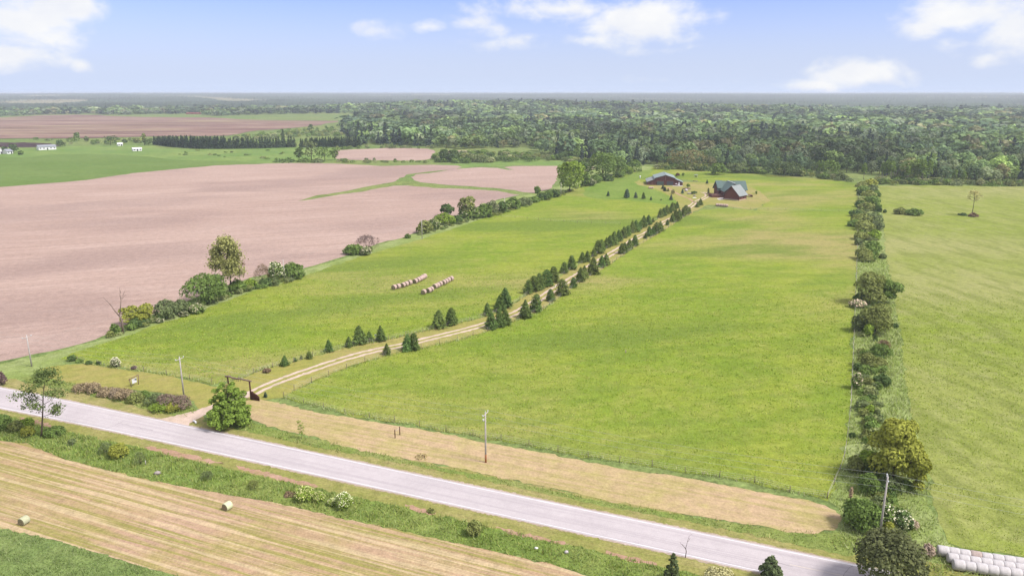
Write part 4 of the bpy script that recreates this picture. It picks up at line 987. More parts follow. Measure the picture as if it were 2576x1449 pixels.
# ------------------------------------------------------------------ near ditch and roadside
ND = 'trees and bushes of the near ditch'
def np_(*a, **k): return plant(*a, group=k.pop('group', ND), **k)
np_('shrub', 8, 1082, 1040, 44, G_MID, 'green bush cut by the left picture edge beyond the hayfield', 'shrub', n=2200, leaf=.2)
np_('shrub', 40, 1086, 1056, 36, G_OLIVE, 'olive bush left of the leaning thin-leaved tree', 'shrub', n=1500, leaf=.18)
np_('shrub', 70, 1098, 1070, 36, G_YELLOW, 'yellow-green bush at the foot of the leaning thin-leaved tree', 'shrub', n=1400, leaf=.17)
np_('shrub', 66, 1070, 1052, 40, G_BRIGHT, 'bright green low bush behind the leaning thin-leaved tree', 'shrub', n=1200, leaf=.18)
np_('shrub', 138, 1098, 1070, 50, G_MID, 'green bush right of the leaning thin-leaved tree', 'shrub', n=1800, leaf=.18)
np_('shrub', 180, 1119, 1103, 22, G_GREY, 'small grey-green bush in the ditch before the yellow bush', 'shrub', n=600, leaf=.14)
np_('bare_shrub', 264, 1144, 1110, 36, G_GREY, 'sparse greyish twiggy bush left of the yellow ditch bush', 'shrub', n=600, leaf=.14)
np_('juniper', 298, 1154, 1113, 46, G_YELLOW, 'rounded yellow-green bush standing alone in the near ditch', 'shrub', n=2600, leaf=.17)
np_('bare_shrub', 352, 1170, 1134, 30, G_GREY, 'sparse grey bush right of the yellow ditch bush', 'shrub', n=420, leaf=.12)
np_('bare_shrub', 520, 1207, 1184, 36, G_GREY, 'thin grey bush in the ditch left of the first cream bush', 'shrub', n=500, leaf=.13)
np_('bare_shrub', 637, 1232, 1206, 34, G_OLIVE, 'thin brownish bush in the middle of the near ditch', 'shrub', n=600, leaf=.13)
np_('blossom_shrub', 768, 1262, 1222, 52, G_BRIGHT, 'leftmost cream-flowering bush at the hayfield edge', 'shrub', n=2200, blossom=((.52, .50, .26), .5), leaf=.16)
np_('blossom_shrub', 803, 1263, 1234, 32, G_BRIGHT, 'small middle cream-flowering bush at the hayfield edge', 'shrub', n=1200, blossom=((.52, .50, .26), .5), leaf=.15)
np_('blossom_shrub', 864, 1282, 1237, 48, G_BRIGHT, 'rightmost and roundest cream-flowering bush at the hayfield edge', 'shrub', n=2600, blossom=((.56, .55, .40), .6), leaf=.16)
np_('blossom_shrub', 833, 1272, 1253, 26, G_BRIGHT, 'low cream-flowering bush touching the roundest one', 'shrub', n=800, blossom=((.54, .52, .32), .5), leaf=.15)
np_('shrub', 727, 1248, 1236, 30, G_BROWN, 'low brown weed clump left of the cream bushes', 'weed', n=450, leaf=.14)
np_('shrub', 1193, 1351, 1306, 40, G_OLIVE, 'upright olive bush alone in the ditch at bottom centre', 'shrub', n=2000, leaf=.17)
np_('shrub', 1085, 1290, 1279, 22, G_OLIVE, 'low weedy clump beside the bare earth patch in the ditch', 'weed', n=350, leaf=.13)
np_('pale_shrub', 1812, 1470, 1430, 90, (0.30, 0.28, 0.15), 'pale cream bush cut by the bottom edge by the road', 'shrub', n=2600, leaf=.15)
def pine(name, x, yb, yt, wpx, colour, label, seed, n, leaf, clumps=40, z0=.05, taper=.7, cat='pine tree', group='pines by the road'):
    p = P(x, yb); wd = wpx*mpp(x, yb); dv = p[:2]/np.linalg.norm(p[:2]); p = p.copy(); p[:2] += dv*wd*.15
    h = CAMH + p[1]*ray(x, yt)[2]/ray(x, yt)[1]
    rg = np.random.RandomState(seed); lob = []; mb = MB()
    mb.tube([(0, 0, -.1), (0, 0, h*.5), (0, 0, h*.97)], [h*.025, h*.018, h*.005], 7)
    for i in range(clumps):
        t = (i+.5)/clumps; zz = h*(z0+(1-z0)*t*.96); an = i*2.4+rg.uniform(-.4, .4)
        rr = wd/2*(1-t)**taper*rg.uniform(.5, .92); r = wd*.13*(1.15-.7*t)*rg.uniform(.8, 1.2)
        lob.append((math.cos(an)*rr, math.sin(an)*rr, min(zz+rr*.12, h-r*.5), r, r, r*.6))
        mb.tube([(0, 0, zz-rr*.1), (math.cos(an)*rr, math.sin(an)*rr, zz+rr*.12)], [h*.007, h*.003], 4)
    V, Q = crown_arr(seed, lob, n, leaf, -.5, .7)
    p[0] = (x-W0/2)/F*(p[1]*CP - (h*.5-CAMH)*SP)
    root = empty(name, p, seed); tag(root, label, cat, group)
    c = link_mesh('crown', np_mesh(name+'_crown', V, Q, [M['leaf']]), root); c.color = (*colour, 1)
    mb.build('trunk', M['bark'], root, True)
plant('large_evergreen', 2246, 1490, 1326, 168, (0.080, 0.088, 0.040), 'big dark loose evergreen bush at the bottom right corner beside the road', 'tree', kind='shrub', n=12000, leaf=.24, k=20, group='pines by the road', back=.1)
pine('pine_tree', 1941, 1462, 1397, 66, (0.085, 0.108, 0.052), 'young pine cut by the bottom edge beside the road', 4, 2600, .17, 34)
pine('pine_tree', 1692, 1470, 1389, 48, (0.070, 0.090, 0.040), 'slim young conifer at bottom edge left of the bare sapling', 9, 2000, .17, 30)
pine('cedar_bush', 574, 1074, 962, 108, (0.125, 0.180, 0.034), 'big bushy bright green cedar hiding the left post of the gate', 6, 9500, .24, 60, .03, .28, 'tree', 'gate trees')

# brown scrub beside the road at the left
for i, (x, yb, yt, wd, c, lb) in enumerate([(207,987,962,50,(0.200,0.155,0.100),'first red-brown bush from the left in the roadside scrub row'),(236,990,961,42,(0.200,0.155,0.100),'second red-brown bush in the scrub row, below the mown strip'),(264,997,972,46,(0.200,0.155,0.100),'third red-brown bush of the roadside scrub row'),(292,1002,973,46,(0.21,0.165,0.12),'paler brown bush left of the framed sign'),(316,1007,974,50,(0.200,0.155,0.100),'brown bush right below the framed sign'),
        (345,1013,984,50,G_OLIVE,'olive bush right of the framed sign in the scrub row'),(364,1006,980,28,G_MID,'narrow green bush in the middle of the brown scrub'),(392,1022,987,52,G_GREY,'grey-brown bush left of the yellow-green one in the scrub'),(424,1030,988,56,(0.150,0.112,0.090),'purple-brown bush behind the yellow-green one in the scrub'),(456,1033,992,50,(0.150,0.112,0.090),'dark purple bush at the right end of the scrub row'),
        (402,1036,1008,52,G_BRIGHT,'bright yellow-green bush in front of the brown scrub row'),(436,1038,1011,36,G_YELLOW,'yellowish bush between bright bush and dark purple bush')]):
    plant('scrub_bush', x, yb, yt, wd, c, lb, 'shrub', n=1900, leaf=.17, group='brown scrub row by the road')

# ------------------------------------------------------------------ yard plants
YG = 'small trees of the yard'
def yp(name, x, yb, yt, wd, c, lb, cat='tree', kind='tree', n=260, **k): plant(name, x, yb, yt, wd, c, lb, cat, kind=kind, n=n, group=YG, leaf=.55, **k)
yp('maroon_tree', 1704.5, 445, 436, 9, G_MAROON, 'small maroon-leaved tree standing behind the barn')
yp('small_tree', 1719, 443.5, 435, 5, G_BRIGHT, 'slim bright green sapling behind the barn', n=150)
yp('small_tree', 1702.5, 466.5, 453, 8, G_YELLOW, 'thin yellowish tree before the right barn wing', n=140, z0f=.4)
yp('small_tree', 1731.5, 473.5, 463, 7, G_BRIGHT, 'lollipop-shaped small green tree by the log pile')
yp('small_tree', 1747, 489, 482, 14, (0.035, 0.075, 0.02), 'flat-topped dark green little tree beside the grey boulders', n=300, z0f=.5, squash=.4)
yp('small_tree', 1693, 488.5, 477, 10, (0.20, 0.18, 0.08), 'pale yellowish bush right of the pine clump', kind='shrub', cat='shrub')
yp('small_tree', 1903, 489, 481, 4, G_BRIGHT, 'narrow green sapling on the lawn right of the log garage', kind='shrub', cat='shrub', n=150)
yp('dead_cedar', 1782, 487, 474, 4, G_OLIVE, 'narrow brown cedar left of the log house deck', kind='shrub', cat='shrub', n=180)

# ------------------------------------------------------------------ distant hedge trees on the left
LT = 'scattered trees by the far pastures'
for (x, yb, yt, wd, c, lb) in [(752,406,369,20,G_DARK,'dark slim tree, leftmost of the clump by the small ploughed field'),(782,408,348,34,G_GREY,'tallest grey-green tree of the clump by the small field'),(816,407,368,38,G_MID,'broad tree right in the clump by the small field'),(842,404,370,20,G_MID,'last tree on the right of the clump by the small field'),(717,409,394,60,G_DARK,'low dark thicket left of the small field clump'),(768,409,396,40,G_MID,'low green thicket under the small field clump'),(800,410,397,36,G_GREY,'low grey thicket under the broad field tree'),
        (277,367,340,34,G_DARK,'dark round tree left of the dark spruce plantation'),(192,355,333,14,G_MID,'upright tree behind the long white building'),(183,357,343,32,G_MID,'bushy green tree behind the long white building'),(150,370,352,18,G_DARK,'dark tree at the right end of the long white building'),(33,385,362,18,G_DARK,'dark tree beside the small grey-roofed house'),(217,357,342,12,G_GREY,'pale thin tree between white building and round tree'),(90,352,345,12,G_MID,'small tree at the foot of the far ploughed field'),(52,390,379,12,G_MID,'small bush beside the grey-roofed house'),
        (12,386,368,14,G_DARK,'dark tree at the left picture edge by the houses'),(362,366,333,10,G_OLIVE,'bare tall tree just left of the spruce plantation'),(372,366,348,22,G_DARK,'dark bush just left of the spruce plantation'),(240,362,350,26,G_MID,'low green bush left of the dark round tree'),(313,360,349,14,G_DARK,'little dark tree right of the dark round tree'),(345,360,346,18,G_OLIVE,'olive bush left of the bare tall tree'),
        (712,358,322,8,G_DARK,'lone tall dark tree standing above the spruce plantation'),(780,335,312,14,G_DARK,'lone dark conifer on the skyline of the far field')]:
    plant('distant_tree', x, yb, yt, wd, c, lb, 'tree', kind='tree' if yb-yt > 16 else 'shrub', n=420, leaf=.95, group=LT, z0f=.1)

# ------------------------------------------------------------------ dark spruce plantation
PLC = [spruce_arr(40+s_, 5.0, 10.0, 300, .85, .3, .8, .7) for s_ in range(4)]
PLM = []
for V, Q in PLC:
    tv, tq = mb_quads(spruce_trunk(10.0)); v, q, mi = merge((V, Q, 0), (tv, tq, 1))
    PLM.append(np_mesh('plantation_spruce', v, q, [M['leaf'], M['bark']], mi))
def plant_row(pts, n, dy, base_i):
    for i in range(n):
        t = (i+.5)/n; k = min(int(t*(len(pts)-1)), len(pts)-2); u = t*(len(pts)-1)-k
        a, b = pts[k], pts[k+1]
        x = a[0]+(b[0]-a[0])*u + random.Random(i+base_i).uniform(-2, 2); yb = a[1]+(b[1]-a[1])*u + dy; yt = a[2]+(b[2]-a[2])*u
        p = P(x, yb); h = (hz(x, yb, yt)) * random.Random(i*7+base_i).uniform(.88, 1.06)
        o = bpy.data.objects.new('plantation_spruce', PLM[(i+base_i) % 4]); COL.objects.link(o)
        o.location = p; s = h/10; o.scale = (s*1.1, s*1.1, s); o.rotation_euler = (0, 0, i*1.3)
        kk = random.Random(i*3+base_i).uniform(.75, 1.1); o.color = (.034*kk, .056*kk, .030*kk, 1)
        tag(o, 'dark spruce standing tightly in the plantation beyond the green field', 'spruce tree', 'spruce plantation beyond the green field')
plant_row([(386,364,343),(430,370,342),(500,375,343),(567,375,344)], 34, 0, 0)
plant_row([(386,359,343),(470,366,341),(567,369,342)], 30, 0, 40)
plant_row([(567,375,345),(650,374,346),(743,371,343)], 26, 0, 80)
plant_row([(755,372,348),(830,371,344),(905,371,345)], 26, 0, 120)
plant_row([(770,367,346),(905,366,343)], 20, 0, 160)
# ================================================================== poles and wires
RD = np.array((math.cos(ROADA), math.sin(ROADA))); RN = np.array((-RD[1], RD[0]))
POLE_TOPS = []
def power_pole(x, yb, yt, label, style, foot=False):
    p = P(x, yb); h = hz(x, yb, yt)
    root = empty('utility_pole', p); tag(root, label, 'utility pole', 'poles along the road' if style != 'field' else 'poles along the left hedgerow')
    m = MB(); m.tube([(0, 0, -.3), (0, 0, h*.5), (0, 0, h)], [.17, .145, .11], 10); m.build('shaft', M['pole_wood'], root, True)
    if foot:
        m = MB(); m.tube([(0, 0, -.2), (0, 0, 1.5)], [.180, .172], 10); m.build('pole_foot', M['rust_wood'], root, True)
    att = []
    if style != 'field':
        n3 = Vector((RN[0], RN[1], 0))
        a0, a1 = -1.05, 1.05
        m = MB(); m.tube([n3*a0+Vector((0, 0, h-.35)), n3*a1+Vector((0, 0, h-.35))], .07, 6); m.build('crossarm', M['pole_wood'], root)
        for q in (a0, a1):
            m = MB(); b = n3*q+Vector((0, 0, h-.30)); m.tube([b, b+Vector((0, 0, .13)), b+Vector((0, 0, .26))], [.06, .10, .05], 8); m.build('insulator', M['insulator'], root, True)
            att.append(np.array(p)+np.array(b)+np.array((0, 0, .22)))
        if style == 'double':
            m = MB(); m.tube([n3*-1.0+Vector((0, 0, h-1.15)), n3*.25+Vector((0, 0, h-1.15))], .06, 6); m.build('side_arm', M['pole_wood'], root)
            m = MB(); b = n3*-.95+Vector((0, 0, h-1.05)); m.tube([b, b+Vector((0, 0, .3))], [.10, .08], 8); m.build('insulator', M['insulator'], root, True)
        att.append(np.array(p)+np.array((0, 0, h-1.6)))
        m = MB(); m.tube([(0, 0, h), (0, 0, h+.2)], [.06, .05], 6); m.build('pole_cap', M['insulator'], root)
    else:
        m = MB(); m.tube([(0, 0, h), (0, 0, h+.22)], [.06, .05], 6); m.build('insulator', M['insulator'], root)
        att.append(np.array(p)+np.array((0, 0, h+.2)))
    return att
def wire_line(label, runs, rad=.012):
    m = MB()
    for a, b, sag in runs:
        pts = [Vector(a)*(1-t)+Vector(b)*t - Vector((0, 0, sag*4*t*(1-t))) for t in np.linspace(0, 1, 13)]
        m.tube(pts, rad, 4, False)
    o = m.build('power_line', M['wire']); tag(o, label, 'power line', 'overhead wires')
road_att = [power_pole(80, 922, 845, 'leftmost roadside power pole, standing before the ploughed field', 'single'),
            power_pole(463, 998, 899, 'roadside power pole left of the log gate', 'single'),
            power_pole(1222, 1163, 1037, 'power pole with rust-coloured foot on the wide tan strip', 'double', True),
            power_pole(2212, 1352, 1199, 'power pole among bushes at the roadside end of the right hedge', 'single')]
ext = lambda a, b, k: [q+(q-p_)*k for p_, q in zip(a, b)]
runs_pts = [ext(road_att[1], road_att[0], 1.0)] + road_att + [ext(road_att[2], road_att[3], 1.0)]
for i, nm in enumerate(['overhead wires running left from the leftmost roadside pole', 'overhead wires between leftmost pole and the pole near the gate', 'overhead wires crossing the meadow from gate pole to tan-strip pole', 'overhead wires from the tan-strip pole to the right hedge pole', 'overhead wires over the right meadow beyond the hedge pole']):
    wire_line(nm, [(a, b, .8) for a, b in zip(runs_pts[i], runs_pts[i+1])])
fa = [power_pole(716, 706, 655, 'nearest pale pole in the left hedgerow, beside the white hawthorn', 'field'), power_pole(1062, 601, 554, 'second pole of the left hedgerow, by the olive brown bush', 'field'),
      power_pole(1269, 533, 498, 'third pole of the left hedgerow, between pale hawthorn and dark bush', 'field'), power_pole(1411, 493, 460, 'fourth pole of the left hedgerow, before the large yellow-green tree', 'field')]
wire_line('overhead wire linking the poles along the left hedgerow', [(fa[i][0], fa[i+1][0], .7) for i in range(3)] + [(road_att[0][2], fa[0][0], .9)], .010)

# ------------------------------------------------------------------ wire fences
def fence(label, pix, spacing=5.0, ph=1.25, pr=.06, wires=(.45, .8, 1.15), jit=.1, wmat='fence_wire'):
    w_ = [P(*q)[:2] for q in pix]
    ln = densify(w_, 1.0, 0, False, 1); ln = np.array(ln)
    s = np.concatenate([[0], np.cumsum(np.linalg.norm(np.diff(ln, axis=0), axis=1))])
    n = min(98, max(2, int(s[-1]/spacing)))
    ps = [np.array((np.interp(q, s, ln[:, 0]), np.interp(q, s, ln[:, 1]))) for q in np.linspace(0, s[-1], n)]
    root = empty('wire_fence', (*ps[0], 0)); tag(root, label, 'wire fence', 'wire fences of the meadows')
    rg = random.Random(len(pix)); me = None
    for p in ps:
        if me is None:
            m = MB(); m.tube([(0, 0, -.2), (0, 0, ph)], [pr, pr*.9], 6); me = m.mesh('fence_post', M['fence_post'], True)
        o = link_mesh('post', me, root); o.location = (p[0]-ps[0][0], p[1]-ps[0][1], 0)
        o.rotation_euler = (rg.uniform(-.06, .06), rg.uniform(-.06, .06), 0); o.scale = (1, 1, rg.uniform(.85, 1.1))
    m = MB()
    for z in wires:
        m.tube([(p[0]-ps[0][0], p[1]-ps[0][1], z) for p in ps], .012, 3, False)
    m.build('wire', M[wmat], root)
fence('wire fence between left paddock and the short mown strip', FRONT_FENCE_L)
fence('wire fence along the front of the big right meadow', FRONT_FENCE_R)
fence('wire fence on the left of the farm track', [(600,960)]+LEFT_FENCE[2:])
fence('wire fence on the right of the farm track', RIGHT_FENCE[1:-1])
fence('wire fence along the right hedgerow', EAST_FENCE)
fence('faint cross fence over the upper left paddock', [(1262,548),(1310,549),(1370,556),(1440,561),(1500,563),(1560,565)], 6)
fence('thin fence line across the meadow below the log garage', [(1845,527),(1950,529),(2060,532),(2155,534)], 7)

# ------------------------------------------------------------------ log gate, stockade, signs
def log_gate():
    a, b = P(577, 993), P(631.5, 1004)
    root = empty('log_gateway', a); tag(root, 'rustic log gateway with crooked crossbeam over the farm track', 'gateway')
    d = Vector(b-a); ln = d.length; d.normalize(); H_ = 3.85
    for t in (0, ln):
        m = MB(); q = d*t; m.tube([(q.x, q.y, -.3), (q.x+.03, q.y, H_*.5), (q.x, q.y, H_)], [.17, .16, .145], 9); m.build('post', M['dark_log'], root, True)
    rg = random.Random(4); pts, rad = [], []
    for i in range(15):
        t = -.5+(ln+1.0)*i/14
        q = d*t; pts.append((q.x+rg.uniform(-.05, .05), q.y, H_+.14+.16*math.sin(i*.9)*math.exp(-i*.12)+rg.uniform(-.05, .05))); rad.append(.19-.003*i+rg.uniform(-.02, .03))
    m = MB(); m.tube(pts, rad, 9)
    for i in (4, 6, 8):
        p = Vector(pts[i]); m.tube([p, p+Vector((.05, -.05, -.3)), p+Vector((-.1, 0, -.55))], [.06, .045, .02], 6)
    m.build('crossbeam', M['beam_log'], root, True)
log_gate()
def stockade():
    a, b = P(633, 1005.5), P(652, 1008.5)
    root = empty('stockade_fence', a); tag(root, 'short dark stockade of upright logs sloping down from the gatepost', 'fence')
    d = Vector(b-a); n = 9
    for i in range(n):
        q = d*(i/(n-1)); h = 2.05-1.0*i/(n-1)+random.Random(i).uniform(-.08, .08)
        m = MB(); m.tube([(q.x, q.y, -.2), (q.x, q.y, h*.96), (q.x, q.y, h)], [.125, .12, .07], 8); m.build('stake', M['dark_log'], root, True)
stockade()
def framed_sign():
    a, b = P(331, 974), P(348, 967)
    root = empty('framed_sign', a); tag(root, 'leaning wooden frame holding a small white sign on the mown strip', 'sign')
    d = Vector(b-a); ln = d.length; ud = d.normalized()
    for t, h, ln_ in ((0, 1.9, -.25), (ln, 2.1, .25)):
        q = d*(t/ln); m = MB(); m.tube([(q.x, q.y, -.2), (q.x+ln_, q.y, h)], .075, 7); m.build('post', M['beam_log'], root, True)
    m = MB(); q0, q1 = ud*-.45, d+ud*.35; m.tube([(q0.x, q0.y, 1.85), (q1.x, q1.y, 2.1)], .08, 7); m.build('crossbar', M['beam_log'], root, True)
    c = d*.5; ang = math.atan2(d.y, d.x)
    m = MB(); m.box((c.x, c.y, 1.15), (1.15, .05, .95), ang); pb = m.build('sign_board', M['white_board'], root)
    nn = Vector((math.sin(ang), -math.cos(ang), 0))*.03
    m = MB(); cc = c+ud*.12+nn; m.add([(cc.x-.3*ud.x, cc.y-.3*ud.y, 1.5), (cc.x+.4*ud.x, cc.y+.4*ud.y, 1.1), (cc.x+.4*ud.x, cc.y+.4*ud.y, 1.5), (cc.x-.3*ud.x+nn.x, cc.y-.3*ud.y+nn.y, 1.5), (cc.x+.4*ud.x+nn.x, cc.y+.4*ud.y+nn.y, 1.1), (cc.x+.4*ud.x+nn.x, cc.y+.4*ud.y+nn.y, 1.5)], [(0,1,2),(5,4,3),(0,3,4,1),(1,4,5,2),(2,5,3,0)])
    m.build('dark_patch', M['dark_board'], pb)
    for t in (.25, .75):
        q = d*t; m = MB(); m.tube([(q.x, q.y, 1.6), (q.x, q.y, 1.95)], .015, 4); m.build('hanging_chain', M['fence_wire'], root)
framed_sign()
def post_pair():
    a, b = P(994, 1102), P(1006, 1094)
    root = empty('hitching_posts', a); tag(root, 'two dark posts joined by a thin bar on the wide tan strip', 'post frame')
    d = b-a
    for q in (np.zeros(3), d):
        m = MB(); m.tube([(q[0], q[1], -.2), (q[0], q[1], 1.65)], .09, 7); m.build('post', M['dark_log'], root, True)
    m = MB(); m.tube([(0, 0, 1.45), (d[0]*.5, d[1]*.5, 1.36), (d[0], d[1], 1.45)], .022, 5); m.build('bar', M['wire'], root)
post_pair()
def small(name, x, yb, label, cat, mat, fn, group=None):
    m = MB(); fn(m); o = m.build(name, M[mat], None, True); o.location = P(x, yb); tag(o, label, cat, group); return o
def rock_fn(seed, sx, sy, sz):
    def f(m):
        rg = random.Random(seed); vs, fs = [], []
        nu, nv = 9, 6
        for j in range(nv+1):
            for i in range(nu):
                th, ph = 2*math.pi*i/nu, math.pi*j/nv; k = rg.uniform(.82, 1.1) if 0 < j < nv else 1
                vs.append((sx*k*math.sin(ph)*math.cos(th), sy*k*math.sin(ph)*math.sin(th), sz*.75+sz*k*math.cos(ph)))
        for j in range(nv):
            for i in range(nu): fs.append((j*nu+i, (j+1)*nu+i, (j+1)*nu+(i+1) % nu, j*nu+(i+1) % nu))
        m.add(vs, fs)
    return f
small('boulder', 396, 1193, 'pinkish grey boulder lying in the near ditch', 'rock', 'stone', rock_fn(1, .62, .42, .33))
small('boulder', 1349, 1380, 'small white stone in the ditch at bottom centre', 'rock', 'white_paint', rock_fn(2, .28, .22, .18))
small('boulder', 1425, 1391, 'pale pinkish stone in the ditch right of the white one', 'rock', 'pale_stone', rock_fn(3, .30, .26, .24))
small('marker_post', 367, 1169, 'short grey marker post in the near ditch', 'post', 'pole_wood', lambda m: m.tube([(0, 0, -.1), (0, 0, .8)], .06, 7))
small('marker_post', 183, 1120, 'short pale marker post by the yellow ditch bush', 'post', 'pole_wood', lambda m: m.tube([(0, 0, -.1), (0, 0, .5)], .05, 7))
small('marker_post', 1574, 888, 'pinkish post standing alone in the big meadow', 'post', 'tan_wall', lambda m: m.tube([(0, 0, -.1), (0, 0, .55), (0, 0, .9)], [.10, .10, .07], 8))
small('culvert_pipe', 492, 1063, 'white culvert pipe end beside the driveway entrance', 'pipe', 'white_paint', lambda m: m.tube([(-.5, .25, .3), (.0, .0, .25), (.3, -.5, .15)], [.16, .17, .17], 10))
small('bird_box', 945, 853, 'light blue box on a stake between two track-side spruces', 'box', 'insulator', lambda m: (m.tube([(0, 0, -.1), (0, 0, .9)], .04, 6), m.box((0, 0, 1.05), (.45, .3, .28), .3)))
plant('hay_clump', 1060, 1150, 1141, 34, (0.30, 0.24, 0.13), 'loose clump of left-over hay on the wide tan strip', 'hay', n=160, leaf=.22, back=0)

# ------------------------------------------------------------------ bales
def bale_mesh(side, r=.75, ln=1.35, soft=.07):
    m = MB()
    xs = [(-ln/2, r*.93), (-ln/2+soft, r), (-ln*.17, r*1.015), (ln*.17, r*1.015), (ln/2-soft, r), (ln/2, r*.93)]
    n = 26; vs, fs = [], []
    for (x, rad) in xs:
        for k in range(n):
            a = 2*math.pi*k/n; vs.append((x, rad*math.cos(a), max(0.01, r*.985+rad*math.sin(a)*(1 if math.sin(a) > -.9 else .97))))
    for i in range(len(xs)-1):
        for k in range(n): fs.append((i*n+k, (i+1)*n+k, (i+1)*n+(k+1) % n, i*n+(k+1) % n))
    m.add(vs, fs)
    e = MB(); c = []
    for s_ in (0, len(xs)-1):
        ring = vs[s_*n:(s_+1)*n]; cc = (ring[0][0]+(-.02 if s_ == 0 else .02), 0, r*.985)
        inner = [((q[0]*1.0)+(-.03 if s_ == 0 else .03), q[1]*.5, r*.985+(q[2]-r*.985)*.5) for q in ring]
        f2 = []
        for k in range(n):
            f2.append((k, (k+1) % n, n+(k+1) % n, n+k) if s_ else ((k+1) % n, k, n+k, n+(k+1) % n))
            f2.append((n+k, n+(k+1) % n, 2*n) if s_ else (n+(k+1) % n, n+k, 2*n))
        c.append((ring+inner+[cc], f2))
    return m, c
def big_bale(x, yb, ang, label, mat):
    root = empty('hay_bale', P(x, yb), ang); tag(root, label, 'hay bale', 'fresh round bales on the hayfield')
    root.scale = (.8, .8, .8)
    m, ends = bale_mesh(mat); m.build('net_wrap', M[mat], root, True)
    for v, f in ends:
        e = MB(); e.add(v, f); e.build('bale_end', M['bale_end'], root)
big_bale(573, 1281, R(62), 'bright green-netted round bale near the ditch on the hayfield', 'bale_net')
big_bale(62, 1318, R(74), 'duller round bale nearer the left picture edge on the hayfield', 'bale_net_old')
def one_mesh_bale(nm, side, r, ln):
    m, ends = bale_mesh(side, r, ln); nf = len(m.f)
    for v, f in ends: m.add(v, f)
    me = m.mesh(nm, [M[side], M['bale_end'] if side != 'net_wrap' and side != 'net_wrap_dirty' else M[side]], True)
    me.polygons.foreach_set('material_index', [0 if i < nf else 1 for i in range(len(me.polygons))])
    return me
BT = one_mesh_bale('hay_bale', 'bale_tan', .78, 1.25)
def bale_at(p, ang, label, group, me=BT, s=1.0):
    o = bpy.data.objects.new('hay_bale', me); COL.objects.link(o); o.location = p; o.rotation_euler = (0, 0, ang); o.scale = (s, s, s)
    tag(o, label, 'hay bale', group); return o
R1 = [(992,727),(1002,724.5),(1014,721.5),(1022,718.5),(1031,715),(1045,711.5),(1052,708),(1058,705),(1063,702),(1068,699)]
R2 = [(1066,739),(1079,735),(1085,732),(1095,724.5),(1101,722),(1107.5,718.5),(1116,715),(1122,712),(1128,708.5),(1135,705)]
for lst, nm in ((R1, 'left'), (R2, 'right')):
    d = P(*lst[-1])-P(*lst[0]); an = math.atan2(d[1], d[0])
    for i, (x, yb) in enumerate(lst):
        bale_at(P(x, yb+1.5), an + math.pi/2*0 + random.Random(i).uniform(-.12, .12), f"tan round bale, {ordinal(i+1)} from the near end of the {nm} meadow row", 'tan round bales in the left meadow')
for i in range(5):
    bale_at(P(1803.5+6.1*i, 519.3+.45*i), R(-5), f"tan round bale, {ordinal(i+1)} from the left in the row below the log garage", 'tan bales below the log garage', s=1.0)
for i in range(3):
    bale_at(P(1633.5+4.0*i, 475.2), R(3), f"pinkish round bale, {ordinal(i+1)} from the left in the short row before the barn", 'pinkish bales before the barn', s=.85)
SW, SD = one_mesh_bale('wrapped_bale', 'net_wrap', .68, 1.26), one_mesh_bale('wrapped_bale_dirty', 'net_wrap_dirty', .68, 1.26)
s0, s1 = P(2396, 1429.5), P(2596, 1461)
sd = (s1-s0)/np.linalg.norm(s1-s0); sn = np.array((-sd[1], sd[0], 0)); sa = math.atan2(sd[1], sd[0])
for row, (off, cnt, nm) in enumerate(((0.0, 9, 'front'), (0.0, 10, 'middle'), (0.0, 10, 'back'))):
    start = s0 + sn*(row*1.42) + sd*((0, -.35, -1.2)[row])
    for i in range(cnt):
        p = start + sd*(.63+1.29*i)
        px = proj(p[0], p[1], .7)
        if px[0] > 2592: continue
        bale_at(p, sa+random.Random(i+row*20).uniform(-.03, .03), f"{'dirtier' if (row == 2 and i == 3) else 'white-wrapped'} round bale, {ordinal(i+1)} from the left in the {nm} row of the bale stack", 'wrapped bales at the lower right', SD if (row == 2 and i == 3) else SW, random.Random(i*3+row).uniform(.97, 1.03))

